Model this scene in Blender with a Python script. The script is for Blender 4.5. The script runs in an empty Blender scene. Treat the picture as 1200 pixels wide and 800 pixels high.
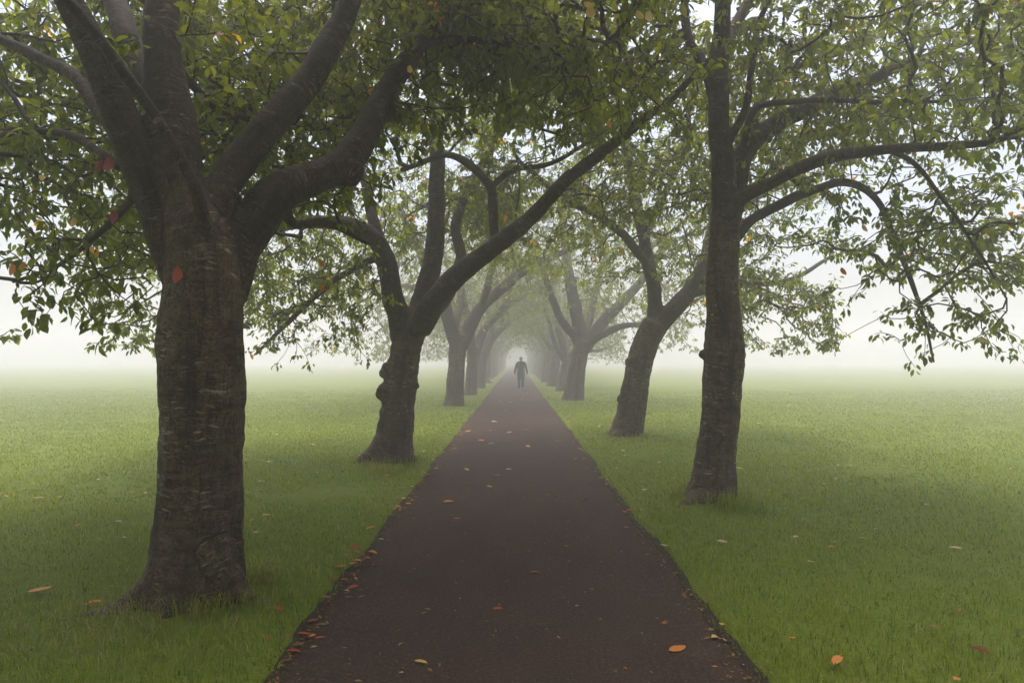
import bpy, bmesh, math, random
import numpy as np
from mathutils import Vector, Matrix, noise as mnoise

random.seed(7)
R = np.random.default_rng(11)
scene = bpy.context.scene
COL = scene.collection
rad = math.radians

# ------------------------------------------------------------------ camera
EYE = Vector((0.0, 0.0, 1.55))
F = 800.0                                   # focal length in pixels of a 1200 px wide frame
cam_data = bpy.data.cameras.new('camera')
cam = bpy.data.objects.new('camera', cam_data)
COL.objects.link(cam)
cam_data.sensor_width = 36.0
cam_data.lens = 24.0
cam_data.clip_start = 0.05
cam_data.clip_end = 2000.0
cam.location = EYE
cam.rotation_euler = (rad(90) + math.atan(22 / F), 0.0, math.atan(4 / F))
scene.camera = cam
CAM_ROT = cam.rotation_euler.to_matrix()


def at(u, v, Y):
    """Point of the place seen at photo pixel (u, v) that lies Y metres down the avenue."""
    d = CAM_ROT @ Vector(((u - 600) / F, (400 - v) / F, -1.0))
    return EYE + d * (Y / d.y)


def ground_at(u, v, z=0.0):
    d = CAM_ROT @ Vector(((u - 600) / F, (400 - v) / F, -1.0))
    return EYE + d * ((z - EYE.z) / d.z)


def project(P):
    """(u, v, depth) of world points, numpy (n,3)."""
    Rm = np.array(CAM_ROT)
    q = (P - np.array(EYE)) @ Rm
    dep = -q[:, 2]
    with np.errstate(divide='ignore', invalid='ignore'):
        return 600 + F * q[:, 0] / dep, 400 - F * q[:, 1] / dep, dep


# ------------------------------------------------------------------ world, sun, exposure
SUN_EL, SUN_AZ = rad(74), rad(0)
world = bpy.data.worlds.new('World')
scene.world = world
world.use_nodes = True
wt = world.node_tree
wt.nodes.clear()
sky = wt.nodes.new('ShaderNodeTexSky')
sky.sky_type = 'NISHITA'
sky.sun_disc = False
sky.sun_elevation = SUN_EL
sky.sun_rotation = SUN_AZ
sky.air_density = 1.0
sky.dust_density = 6.0
sky.ozone_density = 1.0
hs = wt.nodes.new('ShaderNodeHueSaturation')
hs.inputs['Saturation'].default_value = 0.95      # an overcast, fog-white sky
bg = wt.nodes.new('ShaderNodeBackground')
bg.inputs['Strength'].default_value = 0.085
wo = wt.nodes.new('ShaderNodeOutputWorld')
wt.links.new(sky.outputs[0], hs.inputs['Color'])
wt.links.new(hs.outputs[0], bg.inputs['Color'])
wt.links.new(bg.outputs[0], wo.inputs['Surface'])

sun_data = bpy.data.lights.new('sun', 'SUN')
sun_data.energy = 1.5
sun_data.angle = rad(75)
sun_data.color = (1.0, 0.95, 0.96)
sun = bpy.data.objects.new('sun', sun_data)
COL.objects.link(sun)
sun.location = (0, 30, 40)
sun.rotation_euler = (-(rad(90) - SUN_EL), 0, 0)

scene.render.engine = 'CYCLES'
scene.view_settings.view_transform = 'Standard'
scene.view_settings.look = 'None'
scene.view_settings.gamma = 1.0
scene.view_settings.exposure = 1.56
scene.cycles.max_bounces = 10
scene.cycles.diffuse_bounces = 5
scene.cycles.glossy_bounces = 2
scene.cycles.transmission_bounces = 4
scene.cycles.volume_bounces = 4
scene.cycles.use_denoising = True
scene.cycles.sample_clamp_indirect = 10.0


# ------------------------------------------------------------------ material helpers
class Nodes:
    def __init__(self, name):
        self.m = bpy.data.materials.new(name)
        self.m.use_nodes = True
        self.t = self.m.node_tree
        self.t.nodes.clear()
        self.out = self.n('OutputMaterial')

    def n(self, kind, **kw):
        nd = self.t.nodes.new('ShaderNode' + kind)
        for k, v in kw.items():
            setattr(nd, k, v)
        return nd

    def l(self, a, b):
        self.t.links.new(a, b)

    def noise(self, vec, scale, detail=4, rough=0.55):
        nd = self.n('TexNoise')
        nd.inputs['Scale'].default_value = scale
        nd.inputs['Detail'].default_value = detail
        nd.inputs['Roughness'].default_value = rough
        if vec is not None:
            self.l(vec, nd.inputs['Vector'])
        return nd.outputs['Fac']

    def scaled(self, vec, s):
        nd = self.n('Mapping')
        nd.inputs['Scale'].default_value = s
        self.l(vec, nd.inputs['Vector'])
        return nd.outputs[0]

    def ramp(self, fac, stops):
        nd = self.n('ValToRGB')
        el = nd.color_ramp.elements
        while len(el) < len(stops):
            el.new(0.5)
        for e, (p, c) in zip(el, stops):
            e.position = p
            e.color = (c, c, c, 1) if not isinstance(c, tuple) else (*c, 1)
        self.l(fac, nd.inputs[0])
        return nd.outputs[0]

    def mix(self, fac, a, b, blend='MIX'):
        nd = self.n('Mix', data_type='RGBA', blend_type=blend)
        for sock, val in ((nd.inputs[0], fac), (nd.inputs[6], a), (nd.inputs[7], b)):
            if isinstance(val, (int, float)):
                sock.default_value = val
            elif isinstance(val, tuple):
                sock.default_value = (*val, 1)
            else:
                self.l(val, sock)
        return nd.outputs[2]

    def math(self, op, a, b=0.0):
        nd = self.n('Math', operation=op)
        for s, v in zip(nd.inputs, (a, b)):
            if isinstance(v, (int, float)):
                s.default_value = v
            else:
                self.l(v, s)
        return nd.outputs[0]

    def bump(self, h, strength, dist, normal=None):
        nd = self.n('Bump')
        nd.inputs['Strength'].default_value = strength
        nd.inputs['Distance'].default_value = dist
        self.l(h, nd.inputs['Height'])
        if normal is not None:
            self.l(normal, nd.inputs['Normal'])
        return nd.outputs[0]

    def principled(self, color, rough=0.8, spec=0.3, normal=None):
        p = self.n('BsdfPrincipled')
        if isinstance(color, tuple):
            p.inputs['Base Color'].default_value = (*color, 1)
        else:
            self.l(color, p.inputs['Base Color'])
        if isinstance(rough, (int, float)):
            p.inputs['Roughness'].default_value = rough
        else:
            self.l(rough, p.inputs['Roughness'])
        p.inputs['Specular IOR Level'].default_value = spec
        if normal is not None:
            self.l(normal, p.inputs['Normal'])
        return p.outputs[0]

    def done(self, shader):
        self.l(shader, self.out.inputs['Surface'])
        return self.m


def mat_bark():
    k = Nodes('cherry_bark')
    at_ = k.n('Attribute', attribute_name='bark')
    v = at_.outputs['Vector']
    obj = k.n('TexCoord').outputs['Object']
    big = k.noise(k.scaled(v, (9, 9, 11)), 1.3, 6, 0.68)
    band = k.noise(k.scaled(v, (3.4, 3.4, 27)), 1.0, 6, 0.66)       # bands running round the trunk
    warp = k.n('VectorMath', operation='ADD')
    wn = k.n('TexNoise')
    wn.inputs['Scale'].default_value = 5.0
    k.l(v, wn.inputs['Vector'])
    wsc = k.n('VectorMath', operation='SCALE')
    wsc.inputs['Scale'].default_value = 0.10
    k.l(wn.outputs['Color'], wsc.inputs[0])
    k.l(v, warp.inputs[0])
    k.l(wsc.outputs[0], warp.inputs[1])
    fleck = k.noise(k.scaled(warp.outputs[0], (10, 10, 62)), 1.0, 5, 0.62)
    patch = k.noise(k.scaled(v, (2.4, 2.4, 3.4)), 1.0, 3, 0.5)
    fine = k.noise(v, 60, 6, 0.7)
    crack = k.noise(k.scaled(v, (26, 26, 5)), 1.0, 5, 0.65)         # upright fissures
    col = k.mix(k.ramp(big, [(0.38, 0.0), (0.64, 1.0)]), (0.044, 0.023, 0.012), (0.160, 0.100, 0.058))
    col = k.mix(k.math('MULTIPLY', k.ramp(band, [(0.42, 0.0), (0.62, 1.0)]), 0.6), col, (0.190, 0.140, 0.096))
    col = k.mix(k.math('MULTIPLY', k.ramp(fine, [(0.38, 1.0), (0.56, 0.0)]), 0.85), col, (0.008, 0.005, 0.004))
    moss = k.noise(v, 4.2, 5, 0.6)
    col = k.mix(k.math('MULTIPLY', k.ramp(moss, [(0.5, 0.0), (0.68, 1.0)]), 0.5), col, (0.078, 0.074, 0.026))
    fl = k.math('MULTIPLY', k.ramp(fleck, [(0.57, 0.0), (0.66, 1.0)]), k.ramp(patch, [(0.45, 0.0), (0.60, 1.0)]))
    fiss = k.ramp(crack, [(0.36, 1.0), (0.45, 0.0)])
    col = k.mix(k.math('MULTIPLY', fiss, 0.6), col, (0.007, 0.005, 0.004))
    col = k.mix(k.math('MULTIPLY', fl, 0.9), col, (0.44, 0.37, 0.30))
    stain = k.noise(k.scaled(v, (7, 7, 0.9)), 1.0, 5, 0.6)
    col = k.mix(k.math('MULTIPLY', k.ramp(stain, [(0.5, 0.0), (0.66, 1.0)]), 0.7), col, (0.016, 0.011, 0.008))
    lf = k.n('Attribute', attribute_name='limbness').outputs['Fac']      # limbs carry darker bark than the bole
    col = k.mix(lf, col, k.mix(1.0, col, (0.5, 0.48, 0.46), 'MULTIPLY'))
    h1 = k.bump(band, 0.8, 0.016)
    h2 = k.bump(crack, 0.7, 0.014, h1)
    h3 = k.bump(fine, 0.9, 0.006, h2)
    return k.done(k.principled(col, k.ramp(big, [(0.3, 0.85), (0.7, 0.65)]), 0.25, h3))


def mat_twig():
    k = Nodes('twig_bark')
    obj = k.n('TexCoord').outputs['Object']
    a = k.noise(obj, 14, 4)
    col = k.mix(a, (0.018, 0.012, 0.008), (0.050, 0.036, 0.025))
    return k.done(k.principled(col, 0.75, 0.3, k.bump(a, 0.4, 0.01)))


def mat_leaf():
    k = Nodes('cherry_leaf')
    a = k.n('Attribute', attribute_name='tone')
    var = a.outputs['Fac']
    info = k.n('ObjectInfo')
    # tone: 0..0.97 green shades, above that turning yellow and orange
    nd = k.n('ValToRGB')
    el = nd.color_ramp.elements
    stops = [(0.0, (0.034, 0.048, 0.005)), (0.45, (0.066, 0.090, 0.007)), (0.9, (0.112, 0.134, 0.010)),
             (0.972, (0.11, 0.13, 0.02)), (0.982, (0.42, 0.26, 0.03)), (1.0, (0.50, 0.16, 0.03))]
    while len(el) < len(stops):
        el.new(0.5)
    for e, (p, c) in zip(el, stops):
        e.position = p
        e.color = (*c, 1)
    k.l(var, nd.inputs[0])
    col = nd.outputs[0]
    bright = k.mix(1.0, col, (3.9, 3.6, 1.3), 'MULTIPLY')
    p = k.principled(col, 0.5, 0.25)
    tr = k.n('BsdfTranslucent')
    k.l(bright, tr.inputs['Color'])
    mx = k.n('MixShader')
    mx.inputs[0].default_value = 0.55
    k.l(p, mx.inputs[1])
    k.l(tr.outputs[0], mx.inputs[2])
    return k.done(mx.outputs[0])


def mat_dead_leaf(name, c1, c2):
    k = Nodes(name)
    obj = k.n('TexCoord').outputs['Object']
    a = k.noise(obj, 35, 4)
    w = k.n('TexWave')
    w.inputs['Scale'].default_value = 28
    w.inputs['Distortion'].default_value = 3
    k.l(obj, w.inputs['Vector'])
    col = k.mix(k.ramp(a, [(0.35, 0.0), (0.65, 1.0)]), c1, c2)
    col = k.mix(k.math('MULTIPLY', w.outputs['Fac'], 0.18), col, tuple(x * 0.45 for x in c1))
    p = k.principled(col, 0.5, 0.4, k.bump(w.outputs['Fac'], 0.3, 0.004))
    tr = k.n('BsdfTranslucent')
    k.l(col, tr.inputs['Color'])
    mx = k.n('MixShader')
    mx.inputs[0].default_value = 0.25
    k.l(p, mx.inputs[1])
    k.l(tr.outputs[0], mx.inputs[2])
    return k.done(mx.outputs[0])


def mat_lawn():
    k = Nodes('lawn_turf')
    g = k.n('NewGeometry').outputs['Position']
    a = k.noise(g, 0.35, 5, 0.6)
    b = k.noise(g, 9, 5, 0.7)
    c = k.noise(g, 70, 4, 0.7)
    col = k.mix(k.ramp(a, [(0.35, 0.0), (0.65, 1.0)]), (0.150, 0.200, 0.018), (0.200, 0.240, 0.030))
    col = k.mix(k.math('MULTIPLY', k.ramp(b, [(0.4, 1.0), (0.62, 0.0)]), 0.5), col, (0.120, 0.165, 0.014))
    col = k.mix(k.math('MULTIPLY', k.ramp(c, [(0.42, 1.0), (0.6, 0.0)]), 0.5), col, (0.060, 0.085, 0.010))
    h = k.bump(b, 0.5, 0.05)
    h = k.bump(c, 0.7, 0.03, h)
    return k.done(k.principled(col, 0.9, 0.15, h))


def mat_soil():
    k = Nodes('damp_soil')
    g = k.n('NewGeometry').outputs['Position']
    a = k.noise(g, 25, 6, 0.7)
    col = k.mix(a, (0.012, 0.009, 0.006), (0.055, 0.042, 0.026))
    return k.done(k.principled(col, 0.85, 0.2, k.bump(a, 0.8, 0.03)))


def mat_grass():
    k = Nodes('grass_blade')
    var = k.n('Attribute', attribute_name='tone').outputs['Fac']
    nd = k.n('ValToRGB')
    el = nd.color_ramp.elements
    stops = [(0.0, (0.060, 0.085, 0.004)), (0.5, (0.165, 0.220, 0.008)), (0.93, (0.290, 0.315, 0.022)),
             (0.955, (0.23, 0.20, 0.07)), (1.0, (0.34, 0.29, 0.15))]
    while len(el) < len(stops):
        el.new(0.5)
    for e, (p, c) in zip(el, stops):
        e.position = p
        e.color = (*c, 1)
    k.l(var, nd.inputs[0])
    p = k.principled(nd.outputs[0], 0.5, 0.35)
    tr = k.n('BsdfTranslucent')
    k.l(k.mix(1.0, nd.outputs[0], (1.5, 1.5, 1.2), 'MULTIPLY'), tr.inputs['Color'])
    mx = k.n('MixShader')
    mx.inputs[0].default_value = 0.35
    k.l(p, mx.inputs[1])
    k.l(tr.outputs[0], mx.inputs[2])
    return k.done(mx.outputs[0])


def mat_path():
    k = Nodes('brown_tarmac')
    g = k.n('NewGeometry').outputs['Position']
    a = k.noise(g, 0.9, 5, 0.6)
    b = k.noise(g, 160, 3, 0.7)
    vo = k.n('TexVoronoi')
    vo.inputs['Scale'].default_value = 120
    k.l(g, vo.inputs['Vector'])
    peb = vo.outputs['Color']
    sep = k.n('SeparateColor')
    k.l(peb, sep.inputs[0])
    mid = k.noise(g, 55, 4, 0.7)
    low = k.noise(k.scaled(g, (1.0, 0.35, 1.0)), 3.2, 4, 0.6)
    col = k.mix(k.ramp(a, [(0.3, 0.0), (0.7, 1.0)]), (0.056, 0.032, 0.020), (0.086, 0.051, 0.034))
    col = k.mix(k.math('MULTIPLY', k.ramp(low, [(0.40, 1.0), (0.62, 0.0)]), 0.45), col, (0.034, 0.020, 0.016))
    col = k.mix(k.math('MULTIPLY', k.ramp(mid, [(0.52, 0.0), (0.66, 1.0)]), 0.75), col, (0.150, 0.102, 0.084))
    col = k.mix(k.math('MULTIPLY', k.ramp(mid, [(0.34, 1.0), (0.48, 0.0)]), 0.7), col, (0.016, 0.010, 0.008))
    col = k.mix(k.math('MULTIPLY', k.ramp(b, [(0.4, 1.0), (0.6, 0.0)]), 0.6), col, (0.022, 0.016, 0.015))
    col = k.mix(k.math('MULTIPLY', k.ramp(sep.outputs[0], [(0.95, 0.0), (0.99, 1.0)]), 0.3), col, (0.15, 0.115, 0.10))
    h = k.bump(mid, 0.8, 0.010)
    h = k.bump(vo.outputs['Distance'], 0.6, 0.008, h)
    h = k.bump(b, 0.5, 0.005, h)
    return k.done(k.principled(col, 0.8, 0.10, h))


def mat_plain(name, col, rough=0.8, var=0.3, scale=20):
    k = Nodes(name)
    obj = k.n('TexCoord').outputs['Object']
    a = k.noise(obj, scale, 4)
    c = k.mix(a, tuple(x * (1 - var) for x in col), tuple(min(1, x * (1 + var)) for x in col))
    return k.done(k.principled(c, rough, 0.3, k.bump(a, 0.3, 0.01)))


M = dict(bark=mat_bark(),  twig=mat_twig(), leaf=mat_leaf(), lawn=mat_lawn(), soil=mat_soil(), grass=mat_grass(), path=mat_path())
DEAD = {
    'orange': mat_dead_leaf('leaf_orange', (0.62, 0.16, 0.025), (0.72, 0.30, 0.04)),
    'red': mat_dead_leaf('leaf_red', (0.34, 0.028, 0.010), (0.50, 0.085, 0.02)),
    'yellow': mat_dead_leaf('leaf_yellow', (0.66, 0.40, 0.07), (0.78, 0.55, 0.16)),
    'pale tan': mat_dead_leaf('leaf_tan', (0.50, 0.36, 0.19), (0.66, 0.52, 0.30)),
    'dark red': mat_dead_leaf('leaf_dark_red', (0.16, 0.012, 0.014), (0.28, 0.03, 0.02)),
    'brown': mat_dead_leaf('leaf_brown', (0.16, 0.07, 0.03), (0.27, 0.13, 0.05)),
}


# ------------------------------------------------------------------ object helpers
def tag(o, label=None, cat=None, group=None, kind=None):
    for key, val in (('label', label), ('category', cat), ('group', group), ('kind', kind)):
        if val:
            o[key] = val
    return o


def empty(name, loc):
    o = bpy.data.objects.new(name, None)
    o.location = loc
    o.empty_display_size = 0.2
    COL.objects.link(o)
    return o


def link(name, me, mat=None, parent=None):
    o = bpy.data.objects.new(name, me)
    COL.objects.link(o)
    if mat is not None and not me.materials:
        me.materials.append(mat)
    if parent is not None:
        o.parent = parent
    return o


def raw_mesh(name, V, loops, starts, totals, smooth=True):
    """Mesh from flat numpy arrays."""
    me = bpy.data.meshes.new(name)
    me.vertices.add(len(V))
    me.vertices.foreach_set('co', np.ascontiguousarray(V, np.float32).ravel())
    me.loops.add(len(loops))
    me.loops.foreach_set('vertex_index', np.ascontiguousarray(loops, np.int32))
    me.polygons.add(len(starts))
    me.polygons.foreach_set('loop_start', np.ascontiguousarray(starts, np.int32))
    me.polygons.foreach_set('loop_total', np.ascontiguousarray(totals, np.int32))
    me.polygons.foreach_set('use_smooth', np.full(len(starts), smooth, bool))
    me.update(calc_edges=True)
    me.validate()
    return me


def stamp_mesh(name, V, faces, smooth=True):
    """V (n,k,3) copies of one little face set given as list of index tuples."""
    n, kk, _ = V.shape
    sizes = np.array([len(f) for f in faces])
    flat = np.concatenate([np.array(f) for f in faces])
    loops = (flat[None, :] + (np.arange(n) * kk)[:, None]).ravel()
    totals = np.tile(sizes, n)
    starts = np.concatenate([[0], np.cumsum(totals)[:-1]])
    return raw_mesh(name, V.reshape(-1, 3), loops, starts, totals, smooth)


def attr_float(me, name, vals):
    a = me.attributes.new(name, 'FLOAT', 'POINT')
    a.data.foreach_set('value', np.ascontiguousarray(vals, np.float32))


def norm(a):
    return a / np.maximum(np.linalg.norm(a, axis=-1, keepdims=True), 1e-9)


def catmull(P, r, step):
    """Resample a polyline (list of Vectors) with radii as a smooth curve."""
    P = np.array([list(p) for p in P]); r = np.array(r, float)
    if len(P) < 2:
        return P, r
    Pe = np.vstack([2 * P[0] - P[1], P, 2 * P[-1] - P[-2]])
    pts, rr = [], []
    for i in range(len(P) - 1):
        p0, p1, p2, p3 = Pe[i:i + 4]
        n = max(2, int(np.linalg.norm(p2 - p1) / step) + 1)
        for t in np.arange(n) / n:
            pts.append(0.5 * ((2 * p1) + (-p0 + p2) * t + (2 * p0 - 5 * p1 + 4 * p2 - p3) * t * t + (-p0 + 3 * p1 - 3 * p2 + p3) * t ** 3))
            rr.append(r[i] * (1 - t) + r[i + 1] * t)
    pts.append(P[-1]); rr.append(r[-1])
    return np.array(pts), np.array(rr)


def frames(pts):
    T = norm(np.gradient(pts, axis=0))
    ref = np.array([1.0, 0, 0]) if abs(T[0][0]) < 0.9 else np.array([0, 1.0, 0])
    e1 = np.zeros_like(T); e2 = np.zeros_like(T)
    e = ref
    for i, t in enumerate(T):
        e = e - t * np.dot(e, t)
        e = e / np.linalg.norm(e)
        e1[i] = e
        e2[i] = np.cross(t, e)
    return T, e1, e2


def add_tube(bm, pts, rr, sides=14, wob=0.0, seed=0.0):
    T, e1, e2 = frames(pts)
    rings = []
    s = 0.0
    for i in range(len(pts)):
        if i:
            s += float(np.linalg.norm(pts[i] - pts[i - 1]))
        ring = []
        for j in range(sides):
            a = 2 * math.pi * j / sides
            k = 1.0
            if wob:
                k += wob * mnoise.noise((math.cos(a) * 1.3 + seed, math.sin(a) * 1.3, s * 1.6 + seed))
                k += wob * 0.5 * mnoise.noise((math.cos(a) * 2.7 + seed, math.sin(a) * 2.7, s * 5 + seed))
            ring.append(bm.verts.new(pts[i] + rr[i] * k * (math.cos(a) * e1[i] + math.sin(a) * e2[i])))
        rings.append(ring)
    for a, b in zip(rings[:-1], rings[1:]):
        for j in range(sides):
            bm.faces.new((a[j], a[(j + 1) % sides], b[(j + 1) % sides], b[j]))
    c0 = bm.verts.new(pts[0] - T[0] * rr[0] * 0.6)
    c1 = bm.verts.new(pts[-1] + T[-1] * rr[-1] * 0.6)
    for j in range(sides):
        bm.faces.new((rings[0][(j + 1) % sides], rings[0][j], c0))
        bm.faces.new((rings[-1][j], rings[-1][(j + 1) % sides], c1))


def add_ball(bm, c, r, squash=(1, 1, 1)):
    m = Matrix.Translation(c) @ Matrix.Diagonal((r * squash[0], r * squash[1], r * squash[2], 1))
    bmesh.ops.create_icosphere(bm, subdivisions=2, radius=1.0, matrix=m)


def fuse(bm, voxel, smooth=4):
    """Overlapping closed shells -> one continuous skin (numpy verts, list of quads)."""
    me = bpy.data.meshes.new('tmp')
    bmesh.ops.recalc_face_normals(bm, faces=bm.faces)
    bm.to_mesh(me); bm.free()
    o = bpy.data.objects.new('tmp', me)
    COL.objects.link(o)
    md = o.modifiers.new('r', 'REMESH'); md.mode = 'VOXEL'; md.voxel_size = voxel
    if smooth:
        sm = o.modifiers.new('s', 'SMOOTH'); sm.factor = 0.5; sm.iterations = smooth
    dg = bpy.context.evaluated_depsgraph_get()
    dg.update()
    out = bpy.data.meshes.new_from_object(o.evaluated_get(dg))
    bpy.data.objects.remove(o)
    bpy.data.meshes.remove(me)
    return out


def mesh_arrays(me):
    V = np.empty(len(me.vertices) * 3, np.float32); me.vertices.foreach_get('co', V)
    N = np.empty(len(me.vertices) * 3, np.float32); me.vertices.foreach_get('normal', N)
    L = np.empty(len(me.loops), np.int32); me.loops.foreach_get('vertex_index', L)
    S = np.empty(len(me.polygons), np.int32); me.polygons.foreach_get('loop_start', S)
    C = np.empty(len(me.polygons), np.int32); me.polygons.foreach_get('loop_total', C)
    return V.reshape(-1, 3).astype(float), N.reshape(-1, 3).astype(float), L, S, C


def sub_mesh(name, V, N, L, S, C, mask, bark=None, keep_normals=True, limbness=None):
    """The faces in mask as a mesh of their own, shaded as part of the whole skin."""
    idx = np.nonzero(mask)[0]
    if len(idx) == 0:
        return None
    totals = C[idx]
    starts_old = S[idx]
    loops = np.concatenate([L[s:s + c] for s, c in zip(starts_old, totals)])
    used, inv = np.unique(loops, return_inverse=True)
    starts = np.concatenate([[0], np.cumsum(totals)[:-1]])
    me = raw_mesh(name, V[used], inv, starts, totals)
    if bark is not None:
        a = me.attributes.new('bark', 'FLOAT_VECTOR', 'POINT')
        a.data.foreach_set('vector', np.ascontiguousarray(bark[used], np.float32).ravel())
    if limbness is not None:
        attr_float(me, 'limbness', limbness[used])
    if keep_normals:
        me.normals_split_custom_set_from_vertices(N[used].astype(np.float32))
    return me


# ------------------------------------------------------------------ the ground
PATH_X, PATH_W = -0.02, 1.19


def edge_wobble(y, side):
    return 0.050 * mnoise.noise((y * 0.8, side * 7.3, 0)) + 0.034 * mnoise.noise((y * 3.1, side * 3.1, 5)) + 0.016 * mnoise.noise((y * 9.0, side * 2.1, 8))


TREE_SPOTS = []          # (x, y, radius) filled as the trees are planted; the lawn swells a little there


def lawn_z(x, y):
    side = 1 if x > PATH_X else -1
    d = abs(x - PATH_X) - PATH_W - edge_wobble(y, side)
    t = min(1.0, max(0.0, d / 0.10))
    z = -0.035 + 0.060 * t * t * (3 - 2 * t)
    if d > 0:
        z += 0.030 * mnoise.noise((x * 0.55, y * 0.55, 3)) * min(1, d) + 0.012 * mnoise.noise((x * 2.1, y * 2.1, 9)) * min(1, d * 2)
    return z


for b in ((-2.03, 4.35), (2.10, 7.45), (-1.84, 10.2), (2.2, 13.7), (-2.05, 22.6), (2.2, 25.8)):
    TREE_SPOTS.append(b)


def lawn_height(x, y):
    z = lawn_z(x, y)
    for bx, by in TREE_SPOTS:
        q = ((x - bx) ** 2 + (y - by) ** 2)
        if q < 3:
            z += 0.05 * math.exp(-q / 0.35)
    return z


def build_ground():
    xs = np.concatenate([[-250, -160, -100, -60, -40, -28, -20, -15], np.arange(-12, -3, 0.35), np.arange(-3, 3.01, 0.06),
                         np.arange(3.3, 12.1, 0.35), [15, 20, 28, 40, 60, 100, 160, 250]])
    ys = np.concatenate([[-250, -150, -80, -40, -20, -10, -5], np.arange(-2, 2, 0.5), np.arange(2, 14, 0.12), np.arange(14, 40, 0.5),
                         [42, 46, 52, 60, 70, 85, 105, 130, 170, 250]])
    V = np.array([(x, y, lawn_height(x, y) if abs(x) < 14 and -3 < y < 42 else (lawn_z(x, y) if abs(x) < 4 else 0.02)) for y in ys for x in xs])
    nx, ny = len(xs), len(ys)
    j, i = np.meshgrid(np.arange(ny - 1), np.arange(nx - 1), indexing='ij')
    a = (j * nx + i).ravel()
    loops = np.stack([a, a + 1, a + nx + 1, a + nx], 1).ravel()
    n = len(a)
    me = raw_mesh('lawn', V, loops, np.arange(n) * 4, np.full(n, 4))
    o = link('lawn', me, M['lawn'])
    tag(o, 'green mown lawn spreading into the fog on both sides', 'lawn', kind='structure')
    # path
    ys = np.concatenate([np.arange(-60, -2, 4.0), np.arange(-2, 30, 0.1), np.arange(30, 170, 2.0)])
    rows = []
    for y in ys:
        wl = PATH_W + 0.05 + edge_wobble(y, -1)
        wr = PATH_W + 0.05 + edge_wobble(y, 1)
        for t in np.linspace(0, 1, 9):
            x = PATH_X - wl + (wl + wr) * t
            camber = 0.012 * (1 - (2 * t - 1) ** 2)
            rows.append((x, y, -0.010 + camber + 0.003 * mnoise.noise((x * 1.3, y * 1.3, 0))))
    V = np.array(rows); nx, ny = 9, len(ys)
    j, i = np.meshgrid(np.arange(ny - 1), np.arange(nx - 1), indexing='ij')
    a = (j * nx + i).ravel()
    loops = np.stack([a, a + 1, a + nx + 1, a + nx], 1).ravel()
    n = len(a)
    o = link('path', raw_mesh('path', V, loops, np.arange(n) * 4, np.full(n, 4)), M['path'])
    tag(o, 'straight brown tarmac footpath running between the trees', 'path', kind='structure')
    # ragged strip of bare soil where the turf meets the tarmac
    for side, nm in ((-1, 'path_edge'), (1, 'path_edge')):
        rows = []
        ys = np.arange(1, 30, 0.07)
        for y in ys:
            w = PATH_W + edge_wobble(y, side)
            inn = w - 0.02 - 0.045 * abs(mnoise.noise((y * 3.0, side * 5.0, 2))) - 0.02 * mnoise.noise((y * 11, side, 4))
            for d in (inn, (inn + w) / 2, w + 0.03):
                rows.append((PATH_X + side * d, y, (-0.012 if d == inn else (0.006 if d > w else -0.001)) + 0.003 * mnoise.noise((d * 30, y * 20, 1))))
        V = np.array(rows); nx, ny = 3, len(ys)
        j, i = np.meshgrid(np.arange(ny - 1), np.arange(nx - 1), indexing='ij')
        a = (j * nx + i).ravel()
        q = [a, a + 1, a + nx + 1, a + nx]
        if side < 0:
            q = q[::-1]
        loops = np.stack(q, 1).ravel(); n = len(a)
        o = link(nm, raw_mesh(nm, V, loops, np.arange(n) * 4, np.full(n, 4)), M['soil'])
        tag(o, 'ragged strip of bare soil along the path edge', 'soil', 'soil strips along the path', kind='structure')


build_ground()


# ------------------------------------------------------------------ trees
LEAF_FACES = [(0, 1, 2), (1, 3, 4, 2), (3, 5, 4)]


def leaf_verts(O, A, Nn, L, W, curl):
    """Six-point curved leaf: base, two shoulders, two flanks, tip. All (n,3)/(n,)."""
    A = norm(A)
    S = norm(np.cross(A, Nn))
    Nn = np.cross(S, A)
    L = L[:, None]; W = W[:, None]; c = curl[:, None] * L
    v = np.empty((len(O), 6, 3))
    v[:, 0] = O
    v[:, 1] = O + A * L * 0.30 - S * W * 0.40 + Nn * (c * 0.10 + W * 0.10)
    v[:, 2] = O + A * L * 0.30 + S * W * 0.40 + Nn * (c * 0.10 + W * 0.10)
    v[:, 3] = O + A * L * 0.66 - S * W * 0.42 + Nn * (-c * 0.05 + W * 0.10)
    v[:, 4] = O + A * L * 0.66 + S * W * 0.42 + Nn * (-c * 0.05 + W * 0.10)
    v[:, 5] = O + A * L * 1.0 - Nn * c * 0.55
    return v


def fine_leaf_mesh(name, curl, fold, toothed=0.0, seed=0):
    """Unit leaf along +X, width 0.5, folded along the midrib; used for the leaves one can pick out."""
    rr = random.Random(seed)
    n = 9
    prof = [0.0, 0.26, 0.40, 0.47, 0.50, 0.47, 0.38, 0.22, 0.0]
    V, Fc = [], []
    for i in range(n):
        t = i / (n - 1)
        z = -curl * (t ** 2) * 0.5 + curl * 0.1
        w = prof[i] * 0.5 * (1 + toothed * rr.uniform(-1, 1))
        V += [(t, -w, z + fold * w + rr.uniform(-.01, .01)), (t, 0, z), (t, w, z + fold * w + rr.uniform(-.01, .01))]
    V += [(-0.22, 0, 0.02 + curl * .1), (-0.22, 0.012, 0.02 + curl * .1)]
    for i in range(n - 1):
        a = i * 3
        Fc += [(a, a + 3, a + 4, a + 1), (a + 1, a + 4, a + 5, a + 2)]
    k = len(V)
    Fc.append((1, k - 2, k - 1))
    me = bpy.data.meshes.new(name)
    me.from_pydata(V, [], Fc)
    me.update()
    me.validate()
    for p in me.polygons:
        p.use_smooth = True
    return me


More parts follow.
